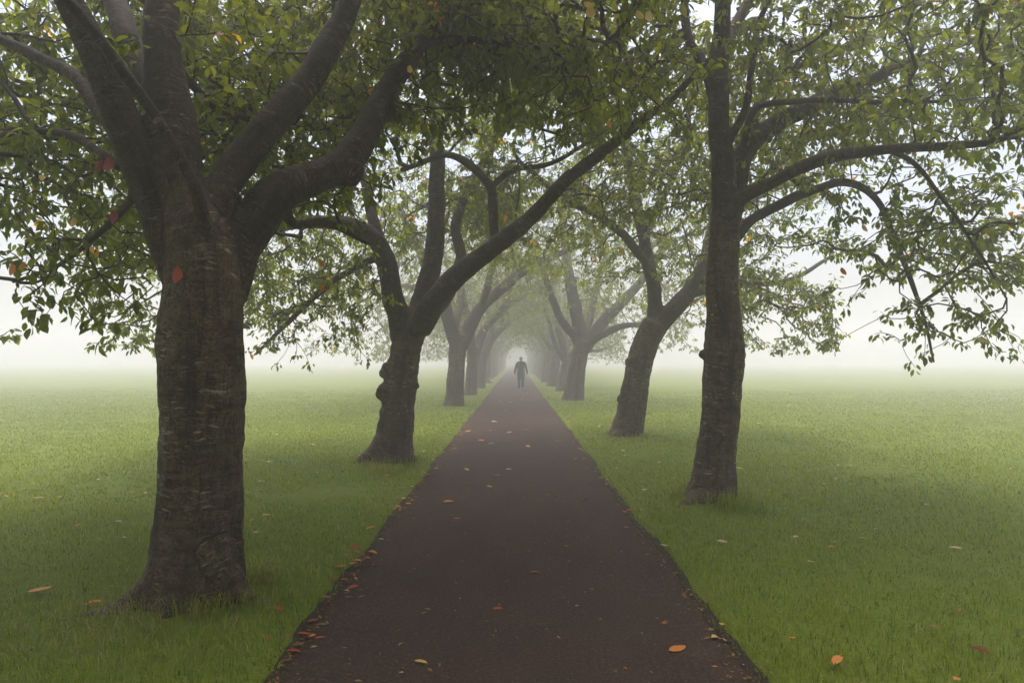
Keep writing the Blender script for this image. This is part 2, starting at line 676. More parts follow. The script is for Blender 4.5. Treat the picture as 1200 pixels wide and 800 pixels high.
LEAF_MESH = []
for q in range(4):
    me_ = fine_leaf_mesh('leaf_blade', [0.25, 0.5, 0.15, 0.4][q], [0.5, 0.3, 0.7, 0.4][q], 0.08, q)
    attr_float(me_, 'tone', np.full(len(me_.vertices), [0.25, 0.5, 0.72, 0.9][q]))
    me_.materials.append(M['leaf'])
    LEAF_MESH.append(me_)


def crown_points(n, base, side, floor, out_r, in_r, y_r, top, rng, gap=-0.08, eye_clear=3.7):
    """Scatter of twig ends through the crown's volume, clumped, above a drooping floor."""
    pts = []
    bx, by = base
    tot = 0
    oc = (out_r - in_r) / 2
    orad = (out_r + in_r) / 2
    while len(pts) < n and tot < n * 40:
        tot += 1
        o = oc + orad * rng.uniform(-1, 1)
        dy = y_r * rng.uniform(-1, 1)
        q = ((o - oc) / orad) ** 2 + (dy / y_r) ** 2
        if q > 1:
            continue
        x = bx + side * o; y = by + dy
        zf = floor(o, dy) + 0.25 * mnoise.noise((x * 0.8, y * 0.8, 1.0))
        zt = zf + (top - zf) * math.sqrt(max(0, 1 - q)) + 0.35
        h = rng.random() ** 1.05                      # more leaf in the lower, visible shell
        z = zf + h * (zt - zf)
        if mnoise.noise((x * 0.95, y * 0.95, z * 1.2)) < gap:
            continue
        if math.dist((x, y, z), EYE) < eye_clear:
            continue
        pts.append((x, y, z))
    return np.array(pts)


def grow(skel, pts, bf=0.28):
    """Join every twig end to the limbs by short balanced paths. skel: (P, dir, plen)."""
    P0, D0, L0 = skel
    d0 = np.min(np.linalg.norm(pts[:, None, :] - P0[None, ::2, :], axis=2), axis=1)
    order = np.argsort(d0)
    pts = pts[order]
    n0, n = len(P0), len(pts)
    pos = np.vstack([P0, pts]).astype(np.float32)
    plen = np.concatenate([L0, np.zeros(n)]).astype(np.float32)
    par = np.full(n0 + n, -1)
    for i in range(n):
        k = n0 + i
        d = np.linalg.norm(pos[:k] - pos[k], axis=1)
        # branches rise or spread from their parent rather than drop straight back
        cost = d + bf * plen[:k]
        j = int(np.argmin(cost))
        par[k] = j
        plen[k] = plen[j] + d[j]
    return pos.astype(float), par, n0


def branch_tubes(pos, par, n0, D0, R0, rng, tip=0.0030, power=2.1, rmax=0.026, sides=5):
    N = len(pos)
    load = np.zeros(N)
    load[n0:] = 1.0
    for k in range(N - 1, n0 - 1, -1):
        if par[k] >= n0:
            load[par[k]] += load[k]
    r = np.minimum(tip * np.maximum(load, 1) ** (1 / power), rmax)
    for k in range(n0, N):          # no shoot is stouter than the wood it springs from
        r[k] = min(r[k], R0[par[k]] * 0.85 if par[k] < n0 else r[par[k]])
    r = np.maximum(r, 0.0018)
    dirs = np.zeros((N, 3))
    dirs[:n0] = D0
    segs = []
    for k in range(n0, N):
        p, c = pos[par[k]], pos[k]
        e = c - p
        ln = np.linalg.norm(e)
        pd = dirs[par[k]]
        ctrl = p + pd * ln * 0.38 + e * 0.12 + rng.normal(0, 0.085, 3) * ln
        m = max(2, min(4, int(ln / 0.20) + 1))
        t = np.linspace(0, 1, m + 1)[:, None]
        q = (1 - t) ** 2 * p + 2 * t * (1 - t) * ctrl + t * t * c
        q[1:-1] += rng.normal(0, 0.035 * ln / m, (m - 1, 3))
        q[1:-1, 2] -= 0.0
        ra = min(r[par[k]] if par[k] >= n0 else r[k] * 1.35, r[k] * 1.5)
        rr = np.linspace(ra, r[k], m + 1)
        for i in range(m):
            segs.append((q[i], q[i + 1], rr[i], rr[i + 1]))
        dv = c - q[-2]
        dirs[k] = dv / max(1e-6, np.linalg.norm(dv))
    A = np.array([s[0] for s in segs]); B = np.array([s[1] for s in segs])
    ra = np.array([s[2] for s in segs]); rb = np.array([s[3] for s in segs])
    T = norm(B - A)
    ref = np.where(np.abs(T[:, 2:3]) < 0.9, np.array([[0, 0, 1.0]]), np.array([[1.0, 0, 0]]))
    e1 = norm(np.cross(T, ref)); e2 = np.cross(T, e1)
    B = B + T * (rb * 0.5)[:, None]
    V = np.empty((len(A), sides * 2, 3))
    for j in range(sides):
        a = 2 * math.pi * j / sides
        dvec = math.cos(a) * e1 + math.sin(a) * e2
        V[:, j] = A + dvec * ra[:, None]
        V[:, sides + j] = B + dvec * rb[:, None]
    faces = [(j, (j + 1) % sides, sides + (j + 1) % sides, sides + j) for j in range(sides)]
    return V, faces, dirs, load


def make_leaves(P, D, load, rng, per, length, droop=0.55):
    n = len(P)
    idx = np.repeat(np.arange(n), per)
    k = np.tile(np.arange(per), n)
    d = D[idx]
    rnd = rng.normal(0, 1, (len(idx), 3))
    back = rng.uniform(0, 0.13, len(idx))
    O = P[idx] - d * back[:, None] + rng.normal(0, 0.022, (len(idx), 3))
    A = norm(norm(rnd) * np.array([1, 1, 0.45]) * 0.85 + d * 0.45 + np.array([0, 0, -droop]))
    O = O + A * 0.03
    up = norm(np.array([0, 0, 1.0]) + rng.normal(0, 0.42, (len(idx), 3)))
    L = length * rng.uniform(0.62, 1.12, len(idx))
    W = L * rng.uniform(0.44, 0.56, len(idx))
    curl = rng.uniform(0.05, 0.55, len(idx))
    tone = np.clip(rng.normal(0.45, 0.24, len(idx)), 0, 0.955)
    clump = rng.normal(0, 0.12, n)[idx]
    tone = np.clip(tone + clump, 0.0, 0.955)
    yel = rng.random(n) < 0.010
    hit = yel[idx] & (rng.random(len(idx)) < 0.35)
    tone[hit] = rng.uniform(0.978, 1.0, hit.sum())
    return O, A, up, L, W, curl, tone


def make_tree(name, depth, limbs, crown, label, voxel, leaves=8, leaf_len=0.11, n_pts=3600, singles=0, balls=(), side=-1, seed=1,
              floor=None, twig_sides=4, step=0.06, displace=0.012, crack=None, extra_pts=None, bf=0.28):
    """limbs: list of (part_name, [(u, v, dY, half_width_px), ...]); pixels are turned to metres at depth + dY."""
    rng = np.random.default_rng(seed)
    random.seed(seed)
    curves = []
    thin_runs = []
    bm = bmesh.new()
    for li, (part, spec) in enumerate(limbs):
        P = [at(u, v, depth + dY) for (u, v, dY, hw) in spec]
        rr = [hw * (depth + dY) / F for (u, v, dY, hw) in spec]
        pts, r = catmull(P, rr, step)
        if li > 0:      # limbs are never dead straight
            amp = np.minimum(r * 0.35, 0.03) * np.clip(np.arange(len(r)) / 6, 0, 1)
            for i in range(len(pts)):
                pts[i] += amp[i] * np.array([mnoise.noise((pts[i][0] * 2.5, li, pts[i][2] * 2.5 + q * 9)) for q in range(3)])
        curves.append((part, pts, r))
        thin = np.nonzero(r < 1.7 * voxel)[0]
        cut = int(thin[0]) if len(thin) and li > 0 and part == 'limb' else len(pts)
        if cut >= 3:
            add_tube(bm, pts[:min(len(pts), cut + 2)], r[:min(len(pts), cut + 2)], 16 if li == 0 else 12, 0.10 if li == 0 else 0.09, seed * 3.7 + li)
        if cut < len(pts) - 1:
            thin_runs.append((pts[max(0, cut - 4):], r[max(0, cut - 4):] * 0.96))
    for (u, v, dY, px, sq) in balls:
        add_ball(bm, at(u, v, depth + dY), px * depth / F, sq)
    me = fuse(bm, voxel, 3)
    V, N, L, S, C = mesh_arrays(me)
    bpy.data.meshes.remove(me)
    # nearest limb for every vertex
    SP = np.vstack([c[1] for c in curves]); SR = np.concatenate([c[2] for c in curves])
    SL = np.concatenate([np.full(len(c[1]), i) for i, c in enumerate(curves)])
    fr = [frames(c[1]) for c in curves]
    E1 = np.vstack([f[1] for f in fr]); E2 = np.vstack([f[2] for f in fr]); TT = np.vstack([f[0] for f in fr])
    ARC = np.concatenate([np.concatenate([[0], np.cumsum(np.linalg.norm(np.diff(c[1], axis=0), axis=1))]) + 3.1 * i for i, c in enumerate(curves)])
    near = np.empty(len(V), int)
    for a in range(0, len(V), 4000):
        D = np.linalg.norm(V[a:a + 4000, None, :] - SP[None], axis=2) / np.maximum(SR[None], 0.01)
        near[a:a + 4000] = np.argmin(D, axis=1)
    off = V - SP[near]
    bark = np.stack([(off * E1[near]).sum(1), (off * E2[near]).sum(1), ARC[near] + (off * TT[near]).sum(1)], 1)
    # relief of the bark: swellings, rings, fissures at the foot
    disp = np.array([mnoise.noise((p[0] * 3.2, p[1] * 3.2, p[2] * 2.6)) * 1.2 + mnoise.noise((p[0] * 9, p[1] * 9, p[2] * 15)) * 0.55
                     + mnoise.noise((p[0] * 22, p[1] * 22, p[2] * 9)) * 0.4 for p in V])
    scale = np.clip(SR[near] / 0.25, 0.15, 1.0)
    V2 = V + N * (disp * displace * scale)[:, None]
    if crack is not None:
        K = np.array([list(at(u, v, depth - 0.26)) for (u, v) in crack])
        seg, _ = catmull([Vector(k) for k in K], [0] * len(K), 0.02)
        dx = np.min(np.linalg.norm(V2[:, None, [0, 2]] - seg[None][:, :, [0, 2]], axis=2), axis=1)
        front = V2[:, 1] < depth
        V2 = V2 - N * (np.exp(-(dx / 0.017) ** 2) * 0.045 * front)[:, None]
    # shading normals of the finished whole
    tot = np.zeros_like(V2)
    quad = C == 4
    qi = S[quad]
    a, b, c, d = (L[qi + i] for i in range(4))
    fn = np.cross(V2[c] - V2[a], V2[d] - V2[b])
    for ix in (a, b, c, d):
        np.add.at(tot, ix, fn)
    N2 = np.where(np.linalg.norm(tot, axis=1, keepdims=True) > 1e-12, norm(tot), N)
    flab = SL[near][L[S]]
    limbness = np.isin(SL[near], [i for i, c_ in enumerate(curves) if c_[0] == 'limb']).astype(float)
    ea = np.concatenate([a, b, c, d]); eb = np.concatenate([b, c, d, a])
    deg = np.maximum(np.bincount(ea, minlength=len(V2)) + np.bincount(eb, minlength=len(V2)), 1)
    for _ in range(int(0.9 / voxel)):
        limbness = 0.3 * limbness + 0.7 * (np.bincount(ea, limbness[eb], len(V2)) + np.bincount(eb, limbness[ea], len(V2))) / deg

    base = curves[0][1]
    bx, by = base[int(len(base) * 0.08)][0], base[int(len(base) * 0.08)][1]
    root = empty(name, (bx, by, 0.02))
    tag(root, label, 'tree', 'cherry trees lining the path')
    O = np.array([bx, by, 0.02])
    for i, (part, _, _) in enumerate(curves):
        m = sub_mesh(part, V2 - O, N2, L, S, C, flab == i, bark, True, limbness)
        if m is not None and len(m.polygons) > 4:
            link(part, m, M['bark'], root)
    for k, (pts, r) in enumerate(thin_runs):
        tb = bmesh.new()
        add_tube(tb, pts - O, r, 8, 0.16, k * 2.3)
        bmesh.ops.recalc_face_normals(tb, faces=tb.faces)
        m = bpy.data.meshes.new('branch'); tb.to_mesh(m); tb.free()
        for p in m.polygons:
            p.use_smooth = True
        link('branch', m, M['twig'], root)
    # crown
    zmin = 2.0
    keep = []
    D0 = TT
    sk = (SP[:, 2] > zmin) & (SL > 0) & (SR < 0.16)
    sk &= ~np.isin(SL, [i for i, c in enumerate(curves) if c[0] == 'root'])
    idx = np.nonzero(sk)[0][::2]
    spos = SP[idx]; sdir = TT[idx]
    splen = (ARC[idx] - np.floor(0)) * 0
    for i in range(len(curves)):
        w = SL[idx] == i
        if w.any():
            splen[w] = 0.35 * (1 - np.clip((np.cumsum(w)[w]) / max(1, w.sum()), 0, 1)) * 1.5
    pts = crown_points(n_pts, (bx, by), side, floor, crown['out'], crown['in'], crown['y'], crown['top'], rng, crown.get('gap', -0.08))
    if extra_pts is not None:
        pts = np.vstack([pts, extra_pts(rng)])
    pos, par, n0 = grow((spos, sdir, splen), pts, bf)
    TV, TF, dirs, load = branch_tubes(pos, par, n0, sdir, SR[idx], rng, sides=twig_sides)
    tm = stamp_mesh('twigs', TV - O, TF)
    o = link('twigs', tm, M['twig'], root)
    tag(o, kind='stuff')
    LO, LA, LU, LL, LW, LC, LT = make_leaves(pos[n0:], dirs[n0:], load[n0:], rng, leaves, leaf_len)
    alone = np.zeros(len(LO), bool)
    single_obs = []
    if singles:
        u, v, dep = project(LO)
        size = np.where((dep > 0.5) & (u > 0) & (u < 1200) & (v > 0) & (v < 800), LL * F / np.maximum(dep, 0.5), 0)
        pick = np.argsort(-size)[:singles]
        pick = pick[size[pick] > 6]
        alone[pick] = True
        for i in pick:
            A = LA[i]; Sv = np.cross(LU[i], A); Sv /= np.linalg.norm(Sv); Nn = np.cross(A, Sv)
            if LT[i] > 0.975:
                lm = random.choice(AUTUMN[:2])
            else:
                lm = LEAF_MESH[min(3, int(LT[i] * 4.1))]
            lo = link('leaf', lm)
            single_obs.append(lo)
            mat = Matrix((A * LL[i], Sv * LL[i], Nn * LL[i])).transposed().to_4x4()
            mat.translation = Vector(LO[i] - O)
            lo.matrix_local = mat
    g = ~alone
    LV = leaf_verts(LO[g], LA[g], LU[g], LL[g], LW[g], LC[g])
    lm = stamp_mesh('crown', LV - O, LEAF_FACES)
    attr_float(lm, 'tone', np.repeat(LT[g], 6))
    o = link('crown', lm, M['leaf'], root)
    tag(o, kind='stuff')
    for lo in single_obs:
        lo.parent = o
    CROWN[root.name] = o
    return root


AUTUMN = []
CROWN = {}
for q, c in enumerate(('yellow', 'orange', 'red', 'dark red')):
    me_ = fine_leaf_mesh('autumn_leaf', 0.45, 0.4, 0.1, 20 + q)
    me_.materials.append(DEAD[c])
    AUTUMN.append(me_)


def floor_left(o, dy):
    if o < 0.4:
        return 3.4 + 0.10 * min(-o, 2) + (0.35 if o < -0.3 else 0)
    if o < 3.2:
        return 3.4 - 0.57 * (o - 0.4)
    return 1.8


def floor_right(o, dy):
    if o < 0:
        return 3.05 + 0.12 * min(-o, 2)
    return 3.0 - 0.10 * o if o < 2.2 else 2.78 - 0.35 * (o - 2.2)


def hanging_pixels(spots, depth, spread, n, jy, back=(), back_depth=0, back_jy=0):
    """Extra drooping sprays: twig ends scattered round points given at a depth."""
    def f(rng):
        out = []
        for (u, v, w) in spots:
            for _ in range(int(n * w)):
                Y = depth + rng.uniform(-jy, jy)
                p = at(u + rng.normal(0, spread), v + rng.normal(0, spread), Y)
                out.append((p.x, p.y, p.z))
        for (u, v, w) in back:          # fuller growth on the far side of the crown
            for _ in range(int(n * w)):
                p = at(u + rng.normal(0, 30), v + rng.normal(0, 28), back_depth + rng.uniform(-back_jy, back_jy))
                out.append((p.x, p.y, p.z))
        return np.array(out)
    return f


# --- the thick, many-stemmed tree beside the path on the left
L1 = make_tree(
    'cherry_tree', 4.35,
    [('trunk', [(230, 770, 0, 78), (229, 722, 0, 68), (229, 692, 0, 57), (230, 668, 0, 52), (231, 640, 0, 49), (233, 590, 0, 46.5), (234, 530, 0, 45.5),
                (237, 470, 0, 47), (237, 410, 0, 47.5), (240, 350, 0, 44), (238, 310, 0, 42), (230, 270, 0, 38), (218, 240, 0, 30), (210, 215, 0, 26)]),
     ('limb', [(212, 330, 0, 22), (192, 255, -.02, 24), (165, 190, -.05, 23), (140, 130, -.1, 21), (122, 90, -.15, 20), (104, 50, -.2, 18), (78, -5, -.3, 16), (40, -90, -.5, 13), (0, -170, -.8, 9)]),
     ('limb', [(222, 300, 0.02, 34), (208, 210, 0.02, 30), (201, 130, .05, 26), (191, 70, .1, 21), (192, 0, .2, 19), (200, -90, .4, 14), (215, -190, .6, 9)]),
     ('limb', [(188, 115, .15, 17), (168, 78, .3, 16), (147, 34, .5, 15), (128, -10, .8, 13), (100, -80, 1.2, 10), (80, -140, 1.7, 6)]),
     ('limb', [(238, 262, -.2, 9), (230, 225, -.3, 8), (214, 188, -.34, 7), (189, 148, -.38, 7), (146, 88, -.42, 8), (111, 40, -.5, 7.5), (76, -4, -.65, 7), (20, -70, -.9, 5)]),
     ('limb', [(240, 310, .05, 26), (257, 235, .1, 20), (287, 178, .2, 19), (337, 125, .35, 18), (378, 70, .5, 16), (405, 12, .65, 14), (425, -50, .9, 11), (450, -130, 1.2, 7)]),
     ('limb', [(256, 345, .08, 30), (290, 275, .2, 27), (328, 226, .4, 23), (370, 204, .6, 20), (404, 190, .8, 19), (428, 158, 1.0, 18), (450, 112, 1.3, 14), (478, 72, 1.55, 12), (505, 36, 1.9, 9), (560, 0, 2.4, 6), (620, -30, 3.0, 4)]),
     ('limb', [(392, 196, .8, 19), (406, 200, .78, 18), (418, 207, .76, 15)]),
     ('limb', [(498, 48, 1.85, 7), (484, 16, 1.9, 7), (466, -10, 1.9, 6), (440, -60, 2.0, 4)]),
     ('limb', [(132, 150, -.02, 9), (112, 124, .1, 9), (84, 88, .25, 8), (40, 64, .5, 7), (0, 46, .8, 6), (-60, 30, 1.3, 4)]),
     ('limb', [(142, 196, .05, 7), (118, 179, .15, 5.5), (84, 159, .3, 5), (44, 154, .5, 4.5), (0, 160, .8, 4), (-50, 175, 1.1, 3)]),
     ('limb', [(48, 154, .5, 3.6), (32, 140, .55, 3.4), (14, 112, .6, 3), (-10, 84, .7, 2.4)]),
     ('limb', [(205, 75, .12, 6), (230, 105, .5, 4.5), (257, 130, .9, 4), (300, 140, 1.5, 3.4), (350, 150, 2.2, 2.4)]),
     ('limb', [(330, 232, .5, 9), (345, 262, .9, 6), (385, 262, 1.5, 5), (430, 285, 2.2, 3)]),
     ('limb', [(455, 105, 1.35, 7), (500, 54, 1.3, 5.5), (560, 48, 1.5, 4.5), (640, 56, 1.7, 3.4), (720, 48, 1.9, 2.2)]),
     ('limb', [(160, 215, 0.02, 8), (150, 240, .35, 5), (120, 270, .6, 3.6), (70, 310, .9, 2.6), (15, 330, 1.1, 2)]),
     ('root', [(216, 650, -.05, 36), (188, 688, -.10, 28), (160, 706, -.16, 18), (130, 719, -.24, 10), (95, 726, -.28, 7), (55, 740, -.32, 4)]),
     ('root', [(242, 640, -.05, 37), (262, 684, -.06, 29), (284, 704, -.04, 16), (306, 722, 0, 6)]),
     ('root', [(222, 680, -.12, 30), (203, 716, -.28, 17), (190, 738, -.36, 9), (176, 758, -.42, 4)]),
     ('root', [(215, 690, .1, 25), (172, 694, .2, 14), (135, 700, .3, 6)])],
    dict(out=4.3, **{'in': 3.3}, y=3.9, top=7.6, gap=0.02), 'thick many-stemmed cherry tree with a broad banded trunk, sawn limb and split at its foot',
    0.017, leaves=8, leaf_len=0.098, n_pts=6300, singles=300, side=-1, seed=3, floor=lambda o, dy: max(floor_left(o, dy), (3.6 if o > -1.0 else 4.0) if dy < 0.3 else (4.2 if o < -0.4 else 0)), crack=[(258, 625), (263, 650), (268, 668), (265, 690), (262, 702)],
    extra_pts=hanging_pixels([(60, 300, .35), (120, 290, .3), (20, 260, .5), (150, 250, .4), (90, 345, .25), (40, 368, .25), (110, 362, .2), (165, 320, .25)], 5.2, 22, 26, 0.7, [(u, v, 1.0) for u in range(10, 420, 45) for v in range(5, 240, 40)] + [(u, v, .9) for u in range(420, 800, 50) for v in range(0, 150, 40)], 6.6, 1.2))

# --- the burred tree, second on the left
L2 = make_tree(
    'cherry_tree', 10.2,
    [('trunk', [(456, 560, 0, 31), (458, 540, 0, 27), (462, 515, 0, 22.5), (467, 480, 0, 20), (471, 440, 0, 19.5), (475, 412, 0, 18), (481, 388, 0, 18.5), (488, 370, 0, 17)]),
     ('limb', [(474, 400, 0, 15), (467, 370, -.1, 14), (457, 330, -.3, 12.5), (446, 290, -.5, 11.5), (428, 273, -.6, 10.5), (400, 262, -.7, 9), (345, 262, -.5, 7), (290, 285, -.2, 4), (250, 330, 0, 2)]),
     ('limb', [(450, 302, -.4, 9), (438, 262, -.2, 7), (430, 220, 0, 6), (410, 170, .3, 5), (400, 110, .6, 3)]),
     ('limb', [(485, 388, 0, 15), (497, 348, .1, 13), (506, 310, .2, 12), (511, 260, .3, 10.5), (512, 190, .4, 9), (510, 110, .6, 8), (506, 20, .8, 6), (500, -60, 1, 4)]),
     ('limb', [(490, 385, -.1, 16), (510, 352, -.3, 14.5), (538, 322, -.6, 13), (575, 292, -.9, 11), (616, 260, -1.2, 9.5), (670, 207, -1.6, 8.5), (737, 152, -2.1, 7), (785, 116, -2.5, 5), (830, 70, -2.9, 3)]),
     ('limb', [(495, 380, .1, 10), (520, 352, .7, 8), (540, 310, 1.3, 7), (535, 260, 1.7, 6), (560, 200, 2.0, 5), (600, 140, 2.2, 4), (640, 90, 2.3, 3)]),
     ('limb', [(580, 290, -.9, 6), (577, 240, -.8, 6), (572, 215, -.8, 5.5), (545, 190, -.7, 5), (520, 182, -.6, 4), (470, 200, -.4, 3)]),
     ('limb', [(573, 222, -.8, 4), (600, 200, -.7, 3.5), (650, 190, -.5, 3), (700, 160, -.2, 2)]),
     ('limb', [(445, 300, -.45, 5), (425, 310, -.2, 4.5), (390, 330, 0.2, 4), (340, 375, .5, 3), (300, 415, .7, 1.6)]),
     ('root', [(455, 520, -.05, 20), (438, 536, -.12, 14), (424, 544, -.2, 9), (408, 553, -.3, 4)]),
     ('root', [(465, 535, 0, 18), (484, 546, 0, 9), (496, 556, 0, 4)])],
    dict(out=4.2, **{'in': 3.2}, y=3.9, top=7.6, gap=0.0), 'leaning cherry tree with knobbly burrs down the side of its trunk',
    0.026, leaves=8, leaf_len=0.096, n_pts=4700, side=-1, seed=5, floor=lambda o, dy: max(floor_left(o, dy) - 0.05, 4.7 if (dy < 0.3 and -3.6 < o < 1.0) else 0),
    balls=[(453, 431, -.1, 6, (1, 1, 1.3)), (450, 437, -.05, 5.5, (1.1, 1, .8)), (456, 440, -.14, 5, (1, 1, 1)), (450, 457, -.1, 6.5, (1.1, 1, 1.2)), (446, 463, -.08, 6, (1, 1, .9)),
           (453, 468, -.14, 6, (1, 1, 1.3)), (448, 482, -.08, 4.2, (1, 1, 1)), (451, 487, -.12, 5, (1, 1, 1.6)), (490, 452, -.05, 3, (1, 1, 1.3)), (455, 447, -.12, 5, (1, 1, 1.5)),
           (452, 504, -.15, 7, (1, 1, 2.2)), (449, 518, -.12, 7, (1, 1, 2)), (474, 480, -.28, 4, (1, 1, 2.5))], displace=0.02,
    extra_pts=hanging_pixels([(310, 350, 1), (350, 330, 1), (390, 340, 1), (330, 390, .8), (410, 370, .7), (430, 330, 1), (300, 320, 1), (370, 300, 1)], 10.3, 20, 45, 1.4))

# --- first on the right, one tall stem and long outward limbs
R1 = make_tree(
    'cherry_tree', 7.45,
    [('trunk', [(832, 615, 0, 38), (832, 592, 0, 32), (836, 565, 0, 26), (840, 530, 0, 22.5), (844, 480, 0, 22.5), (846, 440, 0, 24), (848, 405, 0, 23), (848, 370, 0, 19.5),
                (846, 330, 0, 19), (848, 280, 0, 18), (850, 240, 0, 16)]),
     ('limb', [(850, 260, 0, 16.5), (848, 210, -.02, 14.5), (842, 150, -.05, 12.5), (841, 90, -.1, 12), (846, 30, -.2, 10.5), (849, -30, -.3, 9), (850, -110, -.4, 6)]),
     ('limb', [(852, 270, .05, 13), (862, 225, .2, 13), (872, 180, .35, 12), (900, 150, .55, 11), (960, 119, .8, 9.5), (1004, 98, 1.0, 7.5), (1055, 78, 1.2, 6), (1130, 50, 1.5, 4.5), (1210, 25, 1.8, 3)]),
     ('limb', [(852, 255, -.1, 9), (870, 232, -.15, 8), (902, 216, -.3, 7.5), (942, 196, -.5, 8), (990, 180, -.7, 7.5), (1036, 175, -.9, 6.5), (1098, 172, -1.1, 5.5), (1158, 168, -1.3, 4.2), (1190, 154, -1.4, 3.2), (1240, 120, -1.6, 2)]),
     ('limb', [(856, 285, .2, 8), (886, 254, .5, 6.5), (935, 230, .8, 6), (989, 213, 1.0, 5), (1025, 232, 1.0, 4.2), (1048, 280, .9, 3.6), (1066, 325, .8, 3), (1082, 370, .7, 2.3), (1094, 424, .6, 1.2)]),
     ('limb', [(852, 170, -.1, 5.5), (868, 140, -.2, 5), (876, 115, -.25, 4.6), (882, 67, -.3, 4.2), (892, 20, -.4, 3.8), (912, -20, -.5, 3)]),
     ('limb', [(868, 190, .3, 5), (884, 130, .15, 4), (935, 119, 0, 3.6), (986, 118, -.15, 3.4), (1050, 121, -.4, 3), (1110, 118, -.7, 2)]),
     ('limb', [(875, 165, .4, 6), (893, 111, .7, 5), (915, 86, .9, 4.6), (952, 72, 1.2, 4.2), (1003, 48, 1.6, 3.6), (1050, 24, 2.0, 3), (1090, -10, 2.4, 2.2)]),
     ('limb', [(840, 120, -.08, 9), (828, 84, 0, 6.5), (819, 66, .05, 6), (807, 48, .1, 5.5), (803, 10, .2, 5), (795, -40, .4, 3.5)]),
     ('limb', [(845, 70, -.1, 9), (858, 38, .1, 7), (880, -5, .4, 6), (905, -50, .8, 4)]),
     ('limb', [(1040, 174, -.9, 4), (1075, 195, -.8, 3), (1110, 240, -.7, 2.3), (1150, 300, -.6, 1.7), (1180, 350, -.5, 1.1)]),
     ('root', [(830, 588, -.1, 24), (808, 596, -.25, 12), (793, 604, -.35, 5)]),
     ('root', [(838, 588, 0, 22), (860, 596, -.05, 10), (874, 604, 0, 5)])],
    dict(out=4.0, **{'in': 3.2}, y=3.5, top=7.6, gap=0.0), 'slender cherry tree with one tall straight stem and long boughs reaching away from the path',
    0.021, leaves=8, leaf_len=0.098, n_pts=5300, singles=300, side=1, seed=8, floor=lambda o, dy: (4.3 if (dy < 0 or o < 0.2) else 3.5) if o < 1.0 else 3.5 - 0.36 * (o - 1.0), displace=0.016,
    balls=[(823, 415, 0, 5, (1, 1, 1.2)), (867, 415, 0, 7, (1, 1, 2))],
    extra_pts=hanging_pixels([(1040, 270, 1), (1070, 310, 1), (1090, 360, .8), (1080, 395, .5), (1130, 370, .7), (1160, 380, .5), (1120, 330, .8), (1150, 290, .9),
                              (1020, 310, .6), (1010, 350, .3), (1180, 220, 1.2), (1120, 240, 1.2), (1060, 235, 1.0), (1185, 300, .6), (990, 240, .6), (1170, 395, .4), (1055, 370, .4)], 7.6, 19, 17, 1.0, [(u, v, 1.5) for u in range(900, 1230, 50) for v in range(0, 190, 40)], 8.8, 1.3))

# --- second on the right, leaning outwards
R2 = make_tree(
    'cherry_tree', 13.7,
    [('trunk', [(731, 528, 0, 24), (733, 512, 0, 20), (738, 488, 0, 17), (744, 455, 0, 15.5), (750, 425, 0, 15), (758, 398, 0, 15.5), (767, 380, 0, 15)]),
     ('limb', [(763, 392, 0, 11), (768, 368, 0, 9), (765, 334, .1, 8), (758, 294, .2, 7.5), (750, 255, .3, 7), (738, 195, .5, 6), (728, 130, .8, 4.5), (720, 60, 1, 3)]),
     ('limb', [(766, 385, 0, 12.5), (785, 366, 0, 11), (806, 344, .1, 10), (824, 312, .2, 9), (836, 265, .4, 8), (842, 205, .6, 6.5), (855, 140, .9, 5), (870, 70, 1.2, 3)]),
     ('limb', [(808, 345, .1, 6), (835, 336, .3, 5), (868, 334, .5, 4.2), (925, 328, .8, 3.2), (975, 300, 1.1, 2)]),
     ('limb', [(762, 320, .1, 6), (740, 285, -.5, 5.5), (705, 255, -1.0, 5), (660, 232, -1.5, 4), (610, 190, -2, 2.6)]),
     ('limb', [(826, 305, .2, 6), (850, 265, .8, 5), (890, 230, 1.4, 4), (940, 215, 2.0, 3), (985, 240, 2.4, 2)]),
     ('limb', [(755, 275, .25, 5), (775, 235, -.4, 4.5), (800, 180, -1.0, 4), (810, 110, -1.6, 3)]),
     ('root', [(732, 510, -.1, 14), (718, 516, -.2, 7), (708, 522, -.3, 3)])],
    dict(out=3.9, **{'in': 3.4}, y=4.2, top=8.0, gap=0.0), 'cherry tree with a bare trunk leaning away from the path, forked at shoulder height',
    0.032, leaves=8, leaf_len=0.100, n_pts=4300, side=1, seed=9, floor=lambda o, dy: 3.5 + 0.1 * min(-o, 2) if o < 0 else max(1.75, 3.5 - 0.58 * o), displace=0.02,
    balls=[(736, 424, -.1, 4, (1, 1, 1.3)), (726, 468, -.1, 3.5, (1, 1, 1.3))])

